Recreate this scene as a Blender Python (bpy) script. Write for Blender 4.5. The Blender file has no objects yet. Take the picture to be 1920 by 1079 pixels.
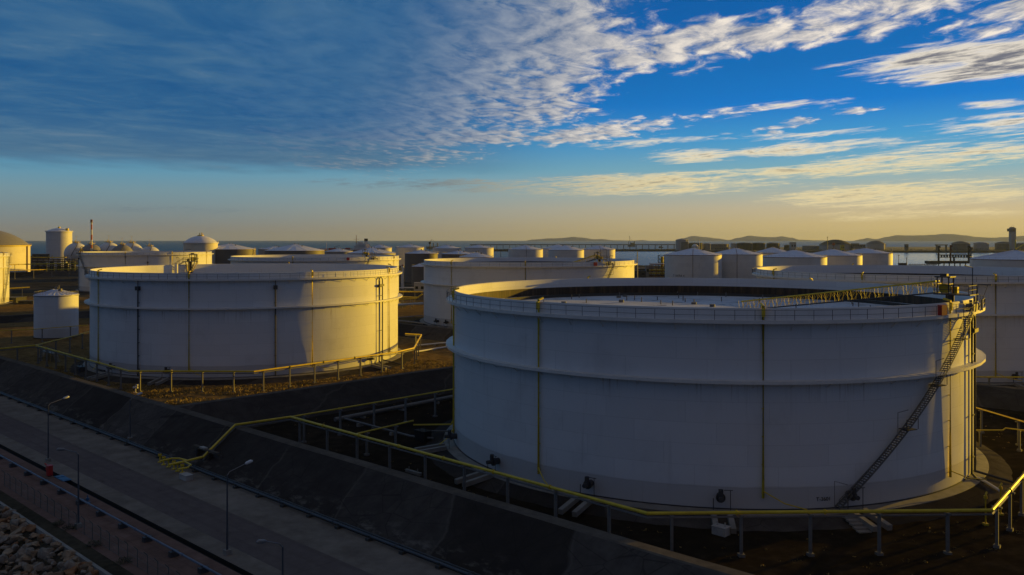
import bpy, bmesh, math, random
from math import sin, cos, tan, atan, atan2, asin, sqrt, radians, pi, hypot
from mathutils import Vector, Matrix

random.seed(7)
scene = bpy.context.scene
COL = scene.collection

# ------------------------------------------------------------------ camera
F_PX, HORIZON_PX, EYE = 1620.0, 449.0, 32.0      # focal length and eye line in pixels of the photo, eye height in metres
cam_data = bpy.data.cameras.new("camera")
cam_data.sensor_width = 36.0
cam_data.lens = 36.0 * F_PX / 1920.0
cam_data.shift_y = -(539.5 - HORIZON_PX) / 1920.0
cam_data.clip_start, cam_data.clip_end = 0.5, 60000.0
cam = bpy.data.objects.new("camera", cam_data)
COL.objects.link(cam)
cam.location = (0, 0, EYE)
cam.rotation_euler = (radians(90), 0, 0)
scene.camera = cam

# ------------------------------------------------------------------ exposure
scene.view_settings.view_transform = 'Standard'
scene.view_settings.look = 'None'
scene.view_settings.exposure = 0.0
scene.view_settings.gamma = 1.0
scene.view_settings.use_curve_mapping = False
scene.render.film_transparent = False
scene.cycles.max_bounces = 6
scene.cycles.volume_bounces = 0

# ------------------------------------------------------------------ sun
SUN_AZ, SUN_EL = radians(58.4), radians(6.2)     # azimuth from +Y towards +X
sun_dir = Vector((sin(SUN_AZ) * cos(SUN_EL), cos(SUN_AZ) * cos(SUN_EL), sin(SUN_EL)))
sun_data = bpy.data.lights.new("sun", 'SUN')
sun_data.energy = 4.9
sun_data.color = (1.0, 0.60, 0.03)
sun_data.angle = radians(0.5)
sun = bpy.data.objects.new("sun", sun_data)
COL.objects.link(sun)
sun.rotation_euler = (-sun_dir).to_track_quat('-Z', 'Y').to_euler()

# ------------------------------------------------------------------ node helper: arithmetic on sockets
class S:
    """A float socket that can be written in ordinary arithmetic."""
    tree = None
    def __init__(self, sock): self.s = sock
    @staticmethod
    def op(kind, *args, clamp=False):
        n = S.tree.nodes.new('ShaderNodeMath'); n.operation = kind; n.use_clamp = clamp
        for i, a in enumerate(args):
            if isinstance(a, S): S.tree.links.new(a.s, n.inputs[i])
            else: n.inputs[i].default_value = a
        return S(n.outputs[0])
    def __add__(a, b): return S.op('ADD', a, b)
    __radd__ = __add__
    def __sub__(a, b): return S.op('SUBTRACT', a, b)
    def __rsub__(a, b): return S.op('SUBTRACT', b, a)
    def __mul__(a, b): return S.op('MULTIPLY', a, b)
    __rmul__ = __mul__
    def __truediv__(a, b): return S.op('DIVIDE', a, b)
    def __rtruediv__(a, b): return S.op('DIVIDE', b, a)
def smax(a, b): return S.op('MAXIMUM', a, b)
def smin(a, b): return S.op('MINIMUM', a, b)
def sstep(x, lo, hi):
    n = S.tree.nodes.new('ShaderNodeMapRange'); n.interpolation_type = 'SMOOTHSTEP'
    S.tree.links.new(x.s, n.inputs['Value'])
    n.inputs['From Min'].default_value = lo; n.inputs['From Max'].default_value = hi
    return S(n.outputs[0])
def vec(x, y, z=0.0):
    n = S.tree.nodes.new('ShaderNodeCombineXYZ')
    for i, a in enumerate((x, y, z)):
        if isinstance(a, S): S.tree.links.new(a.s, n.inputs[i])
        else: n.inputs[i].default_value = a
    return n.outputs[0]
def split(sock):
    n = S.tree.nodes.new('ShaderNodeSeparateXYZ'); S.tree.links.new(sock, n.inputs[0])
    return S(n.outputs[0]), S(n.outputs[1]), S(n.outputs[2])
def noise(v, scale, detail=4.0, rough=0.55, dist=0.0):
    n = S.tree.nodes.new('ShaderNodeTexNoise'); n.inputs['Scale'].default_value = scale
    n.inputs['Detail'].default_value = detail; n.inputs['Roughness'].default_value = rough
    n.inputs['Distortion'].default_value = dist
    if v is not None: S.tree.links.new(v, n.inputs['Vector'])
    return S(n.outputs[0])
def voronoi(v, scale, feature='F1', rand=1.0, out=0):
    n = S.tree.nodes.new('ShaderNodeTexVoronoi'); n.feature = feature
    n.inputs['Scale'].default_value = scale; n.inputs['Randomness'].default_value = rand
    if v is not None: S.tree.links.new(v, n.inputs['Vector'])
    return S(n.outputs[out])
def ramp(fac, stops, interp='LINEAR'):
    n = S.tree.nodes.new('ShaderNodeValToRGB'); n.color_ramp.interpolation = interp
    e = n.color_ramp.elements
    while len(e) > 1: e.remove(e[0])
    e[0].position = stops[0][0]; e[0].color = (*stops[0][1], 1)
    for p, c in stops[1:]:
        k = e.new(p); k.color = (*c, 1)
    S.tree.links.new(fac.s, n.inputs[0])
    return n.outputs[0]
def mix(fac, a, b, blend='MIX'):
    n = S.tree.nodes.new('ShaderNodeMix'); n.data_type = 'RGBA'; n.blend_type = blend
    if isinstance(fac, S): S.tree.links.new(fac.s, n.inputs[0])
    else: n.inputs[0].default_value = fac
    for i, c in ((6, a), (7, b)):
        if isinstance(c, tuple): n.inputs[i].default_value = (*c, 1)
        else: S.tree.links.new(c, n.inputs[i])
    return n.outputs[2]
def lin(r, g, b):
    f = lambda v: (v / 255 / 12.92) if v <= 10 else ((v / 255 + 0.055) / 1.055) ** 2.4
    return (f(r), f(g), f(b))

# ------------------------------------------------------------------ sky
world = bpy.data.worlds.new("World")
scene.world = world
world.use_nodes = True
wt = world.node_tree
wt.nodes.clear()
S.tree = wt
SKY_STRENGTH = 0.1
sky_tex = wt.nodes.new('ShaderNodeTexSky')
sky_tex.sky_type = 'NISHITA'
sky_tex.sun_disc = False
sky_tex.sun_elevation = SUN_EL
sky_tex.sun_rotation = SUN_AZ
sky_tex.altitude = 30
sky_tex.dust_density = 2.0

tc = wt.nodes.new('ShaderNodeTexCoord')
dx, dy, dz = split(tc.outputs['Generated'])
DEG = 180 / pi
az = S.op('ARCTAN2', dx, dy) * DEG               # degrees, 0 = straight out to sea, + to the right
el = S.op('ARCSINE', smin(smax(dz, -1.0), 1.0)) * DEG
elp = smax(el, 0.0)

# clear air: one run of colours by height towards the sun, one away from it
H = 60.0
def st(deg, c): return (min(1.0, (deg / H) ** 0.5), lin(*c))
hh = S.op('POWER', elp / H, 0.5)
sunward = ramp(hh, [st(0, (212, 182, 118)), st(1.0, (210, 185, 128)), st(2.0, (204, 187, 150)), st(3.2, (174, 183, 172)),
                    st(4.6, (124, 174, 190)), st(6.4, (66, 156, 208)), st(8.6, (0, 122, 206)), st(11.0, (0, 110, 188)),
                    st(15, (0, 96, 172)), st(24, (40, 84, 132)), st(40, (92, 90, 98)), st(60, (106, 96, 94))])
leeward = ramp(hh, [st(0, (126, 125, 120)), st(0.7, (127, 129, 126)), st(1.8, (122, 139, 144)), st(3.0, (116, 148, 160)),
                    st(4.4, (92, 150, 178)), st(6.5, (58, 130, 184)), st(9.0, (24, 104, 172)), st(14, (6, 84, 156)),
                    st(24, (36, 80, 126)), st(40, (84, 86, 96)), st(60, (106, 96, 94))])
behind = ramp(hh, [st(0, (70, 84, 108)), st(3, (66, 84, 114)), st(8, (58, 82, 118)), st(20, (56, 78, 114)), st(40, (88, 86, 94)), st(60, (106, 96, 94))])
absaz = S.op('ABSOLUTE', az)
air = mix(sstep(az, -26.0, 34.0), leeward, sunward)
air = mix(sstep(absaz, 65.0, 120.0), air, behind)
# a share of the physical sky keeps the hue shift round the whole dome
nish = mix(1.0, sky_tex.outputs[0], (SKY_STRENGTH,) * 3, 'MULTIPLY')
air = mix(0.01, air, nish)

# clouds on a level sheet high above: p is where the line of sight meets the sheet
iz = 1.0 / smax(dz, 0.012)
px_, py_ = dx * iz, dy * iz

def patch(a0, e0, ra, re, tilt, gain):
    """Soft cloud bank centred on azimuth a0, height e0 (degrees); tilt in degrees of rise per degree of azimuth."""
    da = az - a0
    de = el - (da * tilt + e0)
    r2 = (da / ra) * (da / ra) + (de / re) * (de / re)
    return smax(1.0 - r2, 0.0) * gain
def bank(items):
    m = None
    for it in items:
        q = patch(*it); m = q if m is None else smax(m, q)
    return m

# 1. broken altocumulus: rows of soft puffs, packed at the left, parting to the right
puff_mask = bank([(-8.0, 10.8, 15.5, 7.4, 0.05, 1.45), (0.5, 10.4, 8.5, 5.0, 0.16, 1.10), (-2.0, 13.9, 16, 4.6, 0.0, 1.40),
                  (11.0, 12.7, 10.5, 2.5, 0.08, 1.15), (22.0, 13.6, 9.5, 1.9, 0.09, 1.0), (31.5, 13.4, 7.0, 2.8, 0.12, 1.0),
                  (14.0, 15.3, 6.5, 0.9, 0.03, 0.62), (-4.0, 6.8, 10.0, 1.2, 0.03, 1.1), (6.5, 7.1, 8.5, 1.0, 0.09, 1.10),
                  (13.6, 8.0, 7.2, 0.55, 0.13, 0.88), (17.4, 7.15, 2.8, 0.6, 0.18, 0.85), (21.8, 7.9, 2.0, 0.4, 0.05, 0.80)])
def puffs(ox, oy):
    qx, qy = px_ + ox, py_ * 0.46 + oy
    rx, ry = qx * 0.94 + qy * 0.34, qy * 0.94 - qx * 0.34
    big = noise(vec(rx * 0.8, ry, 0.0), 1.15, 3.0, 0.55)
    w = noise(vec(rx, ry, 5.0), 3.2, 3.0, 0.55)
    fine = noise(vec(rx + w * 0.20, ry * 1.15 + big * 0.2, 0.0), 6.0, 7.0, 0.62, 0.35)
    cell = 1.0 - voronoi(vec(rx + w * 0.30, ry + fine * 0.14, 0.0), 7.0, 'SMOOTH_F1')
    return fine * 1.15 + cell * 0.16 + big * 0.80
puff_raw = puffs(0.0, 0.0)
dens = puff_raw + puff_mask * 0.50
puff = sstep(dens, 1.30, 1.62) * sstep(puff_mask, 0.02, 0.25)
towards = puffs(0.085, 0.020)                    # the cloud a little nearer the sun
puff_lit = smin(smax((puff_raw - towards) * 2.0 + 0.58 - smax(dens - 1.62, 0.0) * 0.80, 0.0), 1.0)
sunny = sstep(az - (el - 8.0) * 0.5, -13.0, 14.0)
puff_lit_col = mix(sunny, lin(70, 112, 152), lin(248, 236, 220))
puff_dim_col = mix(sunny, lin(40, 92, 142), lin(112, 126, 152))
low = 1.0 - sstep(el, 3.0, 8.0)
puff_col = mix(puff_lit, puff_dim_col, puff_lit_col)
puff_col = mix(low * 0.4, puff_col, lin(214, 194, 150))

# 2. dark veil over the left
n_b = noise(vec(px_, py_ * 0.5, 0.0), 0.9, 4.0, 0.55)
veil_edge = el - (az * -0.006 + 3.95) - (n_b - 0.5) * 1.5
veil = sstep(veil_edge, -0.1, 1.1) * (1.0 - sstep(az - (el - 7.0) * 0.55, -10.0, 6.0)) * (1.0 - sstep(absaz, 75.0, 110.0))
n_s = noise(vec(px_ * 0.50, py_ * 0.42, 3.1), 3.6, 7.0, 0.60, 0.5)
n_t = noise(vec(px_ * 0.22, py_ * 0.14, 8.1), 1.6, 3.0, 0.5)
veil_col = ramp(n_s * 0.65 + n_t * 0.35, [(0.34, lin(30, 86, 136)), (0.46, lin(46, 96, 140)), (0.56, lin(66, 108, 144)), (0.70, lin(104, 128, 152))])
veil_low = mix(1.0 - sstep(el, 3.8, 8.0), veil_col, lin(92, 124, 142))
veil_col = mix(0.6, veil_col, veil_low)

# 3. long streaks and the grey lens cloud on the right
streak_mask = bank([(29.0, 10.35, 10.5, 1.5, 0.005, 1.15), (31.0, 6.7, 7.5, 1.0, 0.08, 0.70), (29, 7.8, 2.8, 0.35, 0.03, 0.66),
                    (12.0, 5.4, 4.6, 0.75, 0.0, 0.74), (19.0, 5.7, 8.5, 0.65, 0.05, 0.76), (25, 4.75, 14.0, 1.1, 0.05, 0.84),
                    (8.5, 3.6, 13.0, 1.05, 0.01, 0.90), (10.0, 6.4, 7.0, 0.5, 0.06, 0.6), (17.0, 8.3, 6.0, 0.5, 0.04, 0.55), (20.0, 6.6, 8.0, 0.4, 0.03, 0.55), (24.5, 2.75, 12.0, 1.1, 0.02, 0.84), (17.0, 4.2, 10.0, 0.7, 0.03, 0.78),
                    (26.0, 1.5, 12.0, 0.55, 0.02, 0.62), (-3.0, 3.6, 12.0, 0.7, -0.01, 0.72), (-22.0, 1.9, 7.0, 0.45, -0.01, 0.55)])
n_c = noise(vec(px_ * 0.9 + py_ * 0.14, py_ * 0.5, 7.7), 4.2, 7.0, 0.66, 0.7)
n_d = noise(vec(az * 0.11, el * 1.5 - az * 0.12, 1.7), 1.5, 8.0, 0.66, 0.5)
str_raw = n_c * 0.75 + n_d * 0.95
sd = str_raw + streak_mask * 0.52
streak = sstep(sd, 1.03, 1.36) * sstep(streak_mask, 0.0, 0.25)
deep = sstep(sd, 1.27, 1.52)
str_high = mix(deep, lin(244, 232, 210), lin(118, 116, 120))
str_low = mix(deep, lin(240, 220, 168), lin(162, 152, 132))
str_col = mix(sstep(el, 3.4, 7.4), str_low, str_high)
str_col = mix(1.0 - sstep(az, -8.0, 12.0), str_col, lin(108, 126, 136))

skycol = mix(veil * 0.95, air, veil_col)
skycol = mix(streak * 0.92, skycol, str_col)
soft = 0.45 + sstep(az - (el - 8.0) * 0.5, -16.0, 2.0) * 0.51
skycol = mix(puff * soft, skycol, puff_col)
# below the horizon the dome only closes the world
skycol = mix(sstep(el, -3.0, -0.3), lin(60, 66, 68), skycol)
bgcol = mix(1.0, skycol, (1 / SKY_STRENGTH,) * 3, 'MULTIPLY')
bg = wt.nodes.new('ShaderNodeBackground')
wt.links.new(bgcol, bg.inputs['Color'])
bg.inputs['Strength'].default_value = SKY_STRENGTH
wo = wt.nodes.new('ShaderNodeOutputWorld')
wt.links.new(bg.outputs[0], wo.inputs[0])

# ------------------------------------------------------------------ materials
MATS = {}
def new_mat(name):
    m = bpy.data.materials.new(name); m.use_nodes = True
    S.tree = m.node_tree
    b = m.node_tree.nodes['Principled BSDF']
    MATS[name] = m
    return m, b
def link(sock, inp): S.tree.links.new(sock, inp)
def obj_co(): return S.tree.nodes.new('ShaderNodeTexCoord').outputs['Object']
def geo_pos(): return S.tree.nodes.new('ShaderNodeNewGeometry').outputs['Position']
def bump(height, strength, dist, b):
    n = S.tree.nodes.new('ShaderNodeBump'); n.inputs['Strength'].default_value = strength
    n.inputs['Distance'].default_value = dist
    link(height.s, n.inputs['Height']); link(n.outputs[0], b.inputs['Normal'])
def plain(name, col, rough=0.6, metal=0.0, var=0.18, scale=0.8, spec=0.4):
    m, b = new_mat(name)
    n = noise(obj_co(), scale, 5, 0.6)
    c = ramp(n, [(0.3, tuple(v * (1 - var) for v in col)), (0.7, tuple(min(1, v * (1 + var)) for v in col))])
    link(c, b.inputs['Base Color'])
    b.inputs['Roughness'].default_value = rough; b.inputs['Metallic'].default_value = metal
    b.inputs['Specular IOR Level'].default_value = spec
    return m
def shell_mat(name, col, seam=0.10, stain=0.35, skirt=None, course=2.45, plate=9.5):
    """Painted steel plate: courses and vertical seams, rain streaks, a grubby band near the ground."""
    m, b = new_mat(name)
    co = obj_co(); x, y, z = split(co)
    ang = S.op('ARCTAN2', y, x)
    rad = S.op('SQRT', x * x + y * y)
    arc = ang * rad
    # seams
    row = S.op('FLOOR', z / course)
    fz = S.op('FRACT', z / course)
    fx = S.op('FRACT', arc / plate + row * 0.37)
    line = smax(1.0 - S.op('ABSOLUTE', fz - 0.5) * 0.0 - sstep(smin(fz, 1.0 - fz), 0.0, 0.020), (1.0 - sstep(smin(fx, 1.0 - fx), 0.0, 0.006)))
    tone = S.op('FRACT', S.op('SINE', S.op('FLOOR', arc / plate + row * 0.37) * 12.9898 + row * 78.233) * 43758.5)
    v = vec(arc * 0.9, z * 0.05, 0.0)
    streak = noise(v, 1.0, 6, 0.65)
    blot = noise(co, 0.16, 5, 0.6)
    k = (tone - 0.5) * 0.07 + 1.0
    k = k * (1.0 - line * seam)
    k = k * (1.0 - sstep(streak, 0.56, 0.80) * stain * 0.45)
    k = k * (1.0 - sstep(blot, 0.52, 0.75) * 0.12)
    n = S.tree.nodes.new('ShaderNodeVectorMath'); n.operation = 'SCALE'
    n.inputs[0].default_value = col; link(k.s, n.inputs['Scale'])
    c = n.outputs[0]
    rustn = noise(vec(arc * 2.2, z * 0.16, 4.0), 1.0, 6, 0.7)
    c = mix(sstep(rustn, 0.665, 0.74) * 0.45 * stain, c, (0.22, 0.14, 0.08))
    drip = noise(vec(arc * 3.0, z * 0.10, 11.0), 1.0, 4, 0.65)
    below = smax(sstep(z, 17.5, 21.6) * (1.0 - sstep(z, 21.6, 21.75)), sstep(z, 11.0, 14.7) * (1.0 - sstep(z, 14.75, 14.9)))
    spots = noise(vec(arc * 0.16, z * 0.02, 2.0), 1.0, 4, 0.6)
    c = mix(sstep(drip, 0.54, 0.72) * below * sstep(spots, 0.42, 0.62) * 0.62 * stain * 2.0, c, (0.20, 0.13, 0.075))
    if skirt:
        zz = z + (noise(co, 0.25, 3) - 0.5) * 0.5
        c = mix((1.0 - sstep(zz, skirt - 0.15, skirt + 0.1)) * 0.38, c, (0.30, 0.27, 0.24))
    link(c, b.inputs['Base Color'])
    b.inputs['Roughness'].default_value = 0.55
    b.inputs['Specular IOR Level'].default_value = 0.3
    bump((1.0 - line) * 0.5 + noise(co, 0.35, 3) * 0.8, 0.25, 0.03, b)
    return m

shell_mat('white_shell', (0.68, 0.69, 0.70), seam=0.17, stain=0.5, skirt=2.6)
shell_mat('white_shell_far', (0.68, 0.665, 0.64), seam=0.16)
shell_mat('cream_shell', (0.72, 0.66, 0.52), seam=0.14)
shell_mat('dark_shell', (0.135, 0.125, 0.118), seam=0.12, stain=0.5)
shell_mat('grey_shell', (0.30, 0.30, 0.30), seam=0.12)
plain('white_paint', (0.70, 0.69, 0.66), 0.5, var=0.08)
plain('roof_white', (0.74, 0.74, 0.80), 0.55, var=0.08, scale=0.3)
plain('grey_dome', (0.24, 0.235, 0.23), 0.7, var=0.12)
m, b = new_mat('yellow_paint')
n1 = noise(obj_co(), 0.9, 6, 0.65); n2 = noise(obj_co(), 2.6, 5, 0.7)
c = ramp(n1, [(0.30, (0.50, 0.35, 0.018)), (0.55, (0.68, 0.50, 0.022)), (0.72, (0.72, 0.56, 0.06))])
link(mix(sstep(n2, 0.64, 0.72) * 0.7, c, (0.20, 0.09, 0.03)), b.inputs['Base Color']); b.inputs['Roughness'].default_value = 0.5
plain('dark_steel', (0.045, 0.045, 0.05), 0.55, var=0.25)
plain('steel', (0.22, 0.22, 0.225), 0.45, metal=0.4, var=0.2)
plain('post_grey', (0.16, 0.155, 0.148), 0.7, var=0.2, scale=2)
plain('concrete', (0.24, 0.225, 0.20), 0.9, var=0.22, scale=0.6)
plain('pale_concrete', (0.38, 0.36, 0.33), 0.9, var=0.2, scale=0.6)
plain('red_paint', (0.42, 0.025, 0.02), 0.45, var=0.15)
plain('rust_red', (0.16, 0.055, 0.035), 0.7, var=0.3)
plain('blue_pipe', (0.12, 0.145, 0.20), 0.5, var=0.15)
plain('stair_grey', (0.15, 0.15, 0.148), 0.5, metal=0.2, var=0.2)
plain('foot_pipe', (0.065, 0.072, 0.085), 0.6)
plain('blue_paint', (0.04, 0.12, 0.24), 0.5)
plain('black', (0.008, 0.008, 0.008), 0.8)
plain('lamp_white', (0.60, 0.61, 0.63), 0.35, var=0.03)
plain('fence_green', (0.09, 0.105, 0.095), 0.6, var=0.2)
plain('far_grey', (0.16, 0.155, 0.15), 0.8, var=0.25, scale=0.03)
plain('far_pale', (0.42, 0.40, 0.38), 0.8, var=0.15, scale=0.05)
plain('far_dark', (0.05, 0.05, 0.048), 0.8, var=0.3, scale=0.05)
plain('glass_dark', (0.02, 0.025, 0.03), 0.1)

# stained inside of a shell below its white rim
m, b = new_mat('stained_steel')
x, y, z = split(obj_co())
arc = S.op('ARCTAN2', y, x) * 39.0
sn = noise(vec(arc * 1.3, z * 0.06, 0.0), 1.0, 6, 0.7)
c = ramp(sn, [(0.30, (0.010, 0.008, 0.007)), (0.50, (0.045, 0.028, 0.016)), (0.66, (0.11, 0.065, 0.03)), (0.78, (0.05, 0.035, 0.02))])
link(c, b.inputs['Base Color']); b.inputs['Roughness'].default_value = 0.75
# floating roof deck
m, b = new_mat('roof_deck')
co = obj_co(); x, y, z = split(co)
blot = noise(co, 0.22, 6, 0.65)
c = ramp(blot, [(0.30, (0.30, 0.30, 0.31)), (0.52, (0.52, 0.52, 0.54)), (0.75, (0.62, 0.62, 0.63))])
puddle = noise(vec(x * 0.6, y * 0.9, 1.0), 0.35, 4, 0.6)
c = mix(sstep(puddle, 0.615, 0.66) * 0.8, c, (0.06, 0.045, 0.04))
fx = S.op('FRACT', x / 2.4); fy = S.op('FRACT', y / 9.0)
seam = smax(1.0 - sstep(smin(fx, 1.0 - fx), 0.0, 0.03), 1.0 - sstep(smin(fy, 1.0 - fy), 0.0, 0.01))
c = mix(seam * 0.22, c, (0.12, 0.11, 0.10))
link(c, b.inputs['Base Color']); b.inputs['Roughness'].default_value = 0.6
bump(blot, 0.3, 0.05, b)

# grounds: world position, rotated into the line of the road (t along it, n across it)
def tn():
    x, y, z = split(geo_pos())
    return x * 0.725 - y * 0.689, x * 0.689 + y * 0.725, z
def ground_mat(name, cols, sc, rough=0.95, bs=0.4, bd=0.05, panels=None, extra=None, spec=0.0):
    m, b = new_mat(name)
    t, n, z = tn()
    v = vec(t, n, z)
    a = noise(v, sc, 8, 0.68)
    big = noise(v, sc * 0.12, 4, 0.6)
    c = ramp(a * 0.62 + big * 0.38, [(0.34, cols[0]), (0.5, cols[1]), (0.66, cols[2])])
    if panels:
        wob = (noise(v, 0.12, 3) - 0.5) * 5.0
        cell = S.op('FLOOR', (t + n * 0.55 + wob) / panels)
        tone = S.op('FRACT', S.op('SINE', cell * 12.9898) * 43758.5)
        c = mix(tone * 0.75, c, tuple(v * 0.42 for v in cols[0]))
        f = S.op('FRACT', (t + n * 0.55 + wob) / panels)
        c = mix((1.0 - sstep(smin(f, 1.0 - f), 0.0, 0.02)) * 0.5, c, cols[2])
    if extra: c = extra(c, t, n, v)
    link(c, b.inputs['Base Color']); b.inputs['Roughness'].default_value = rough
    b.inputs['Specular IOR Level'].default_value = spec
    bump(noise(v, sc * 2.0, 6, 0.7), bs, bd, b)
    return m
def foot_stain(c, t, n, v):
    s1 = noise(vec(t * 0.35, n * 0.8, 1.0), 1.0, 6, 0.65)
    wash = sstep(s1, 0.50, 0.66) * (1.0 - sstep(n, 57.5, 60.5))
    c = mix(wash * 0.55, c, (0.19, 0.175, 0.155))
    crack = voronoi(vec(t * 0.22, n * 0.30, z0_), 1.0, 'DISTANCE_TO_EDGE')
    c = mix((1.0 - sstep(crack, 0.0, 0.014)) * 0.55, c, (0.02, 0.018, 0.017))
    runs = noise(vec(t * 0.9, n * 0.10, 4.0), 1.0, 5, 0.6)
    return mix(sstep(runs, 0.54, 0.74) * 0.5, c, (0.030, 0.027, 0.026))
z0_ = 0.0
ground_mat('bund_asphalt', ((0.050, 0.044, 0.042), (0.070, 0.063, 0.059), (0.105, 0.094, 0.086)), 0.5, 0.85, panels=17.0, extra=foot_stain)
ground_mat('crest_concrete', ((0.075, 0.067, 0.058), (0.11, 0.098, 0.084), (0.15, 0.132, 0.112)), 0.8)
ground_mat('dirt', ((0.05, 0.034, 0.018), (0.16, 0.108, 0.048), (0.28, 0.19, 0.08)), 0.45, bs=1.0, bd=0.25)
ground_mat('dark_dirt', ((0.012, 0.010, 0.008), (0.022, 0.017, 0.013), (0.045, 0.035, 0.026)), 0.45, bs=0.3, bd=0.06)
ground_mat('yard', ((0.03, 0.03, 0.028), (0.07, 0.065, 0.055), (0.12, 0.105, 0.08)), 0.05, bs=0.3)
def tracks(c, t, n, v):
    wob = noise(vec(t * 0.05, n, 0.0), 1.0, 3)
    lane = S.op('ABSOLUTE', S.op('FRACT', (n - 45.0) / 1.8 + wob * 0.2) - 0.5)
    c = mix(sstep(lane, 0.28, 0.5) * 0.30, c, (0.10, 0.085, 0.08))
    oil = noise(vec(t * 0.25, n * 0.6, 6.0), 1.0, 5, 0.6)
    c = mix(sstep(oil, 0.60, 0.72) * 0.5, c, (0.055, 0.048, 0.046))
    ft = S.op('FRACT', t / 12.0)
    return mix((1.0 - sstep(smin(ft, 1.0 - ft), 0.0, 0.006)) * 0.5, c, (0.06, 0.05, 0.048))
ground_mat('road_asphalt', ((0.115, 0.095, 0.091), (0.138, 0.115, 0.109), (0.165, 0.14, 0.13)), 0.6, 0.9, extra=tracks)
ground_mat('verge_concrete', ((0.12, 0.102, 0.088), (0.19, 0.165, 0.14), (0.26, 0.225, 0.19)), 0.35)
def setts(c, t, n, v):
    fx = S.op('FRACT', t / 1.2); fy = S.op('FRACT', n / 1.2)
    s = smax(1.0 - sstep(smin(fx, 1.0 - fx), 0.0, 0.05), 1.0 - sstep(smin(fy, 1.0 - fy), 0.0, 0.05))
    return mix(s * 0.4, c, (0.05, 0.04, 0.035))
ground_mat('pink_paving', ((0.12, 0.08, 0.067), (0.18, 0.115, 0.095), (0.24, 0.16, 0.135)), 0.5, extra=setts)
ground_mat('soil', ((0.030, 0.027, 0.020), (0.055, 0.048, 0.035), (0.085, 0.075, 0.055)), 0.9)

def rock_mat(name, a, c2, c3):
    m, b = new_mat(name)
    co = obj_co()
    n1 = noise(co, 1.6, 8, 0.7)
    link(ramp(n1, [(0.32, a), (0.52, c2), (0.70, c3)]), b.inputs['Base Color'])
    b.inputs['Roughness'].default_value = 0.9
    bump(noise(co, 4.0, 6, 0.7), 0.7, 0.08, b)
rock_mat('rock_grey', (0.10, 0.078, 0.058), (0.24, 0.195, 0.15), (0.36, 0.30, 0.235))
rock_mat('rock_tan', (0.13, 0.085, 0.05), (0.30, 0.21, 0.13), (0.42, 0.31, 0.20))
rock_mat('rock_rust', (0.13, 0.06, 0.028), (0.28, 0.14, 0.06), (0.36, 0.22, 0.12))

m, b = new_mat('sea_water')
x, y, z = split(geo_pos())
w1 = noise(vec(x, y * 0.55, 0.0), 0.05, 7, 0.68)
w2 = noise(vec(x * 0.25, y * 0.06, 2.0), 0.006, 5, 0.6)
link(ramp(w2, [(0.35, (0.002, 0.040, 0.085)), (0.65, (0.006, 0.058, 0.110))]), b.inputs['Base Color'])
calm = sstep(x, -100.0, 900.0) * (1.0 - sstep(y, 2300.0, 2700.0))      # sheltered harbour water inside the breakwater
link((0.34 - calm * 0.22).s, b.inputs['Roughness'])
b.inputs['IOR'].default_value = 1.33
link((0.10 + calm * 0.4).s, b.inputs['Specular IOR Level'])
bump(w1, 0.5, 3.0, b)

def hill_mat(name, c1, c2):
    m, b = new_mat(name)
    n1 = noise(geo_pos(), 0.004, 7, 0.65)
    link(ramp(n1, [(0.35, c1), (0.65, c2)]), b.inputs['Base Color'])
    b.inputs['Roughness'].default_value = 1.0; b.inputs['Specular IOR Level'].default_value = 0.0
hill_mat('hill_scrub_hazed', (0.11, 0.13, 0.24), (0.15, 0.17, 0.29))  # scrub colour pushed to blue: the fade of distant air is painted in
m, b = new_mat('leaf')
n1 = noise(geo_pos(), 0.6, 3)
link(ramp(n1, [(0.35, (0.018, 0.026, 0.010)), (0.65, (0.06, 0.07, 0.028))]), b.inputs['Base Color'])
b.inputs['Roughness'].default_value = 0.9
# chain link: thin crossed wires with open gaps
m, b = new_mat('chain_link')
t, n, z = tn()
d1 = S.op('ABSOLUTE', S.op('FRACT', (t + z) / 0.16) - 0.5)
d2 = S.op('ABSOLUTE', S.op('FRACT', (t - z) / 0.16) - 0.5)
wire = smax(1.0 - sstep(d1, 0.0, 0.09), 1.0 - sstep(d2, 0.0, 0.09))
b.inputs['Base Color'].default_value = (0.12, 0.14, 0.135, 1); b.inputs['Roughness'].default_value = 0.6
link((wire * 0.75).s, b.inputs['Alpha'])
# red and white bands for the chimney
m, b = new_mat('banded')
x, y, z = split(obj_co())
f = S.op('FRACT', z / 9.0)
link(mix(sstep(f, 0.49, 0.51) * sstep(z, 24.0, 24.5), (0.62, 0.60, 0.56), (0.40, 0.05, 0.03)), b.inputs['Base Color'])

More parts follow.
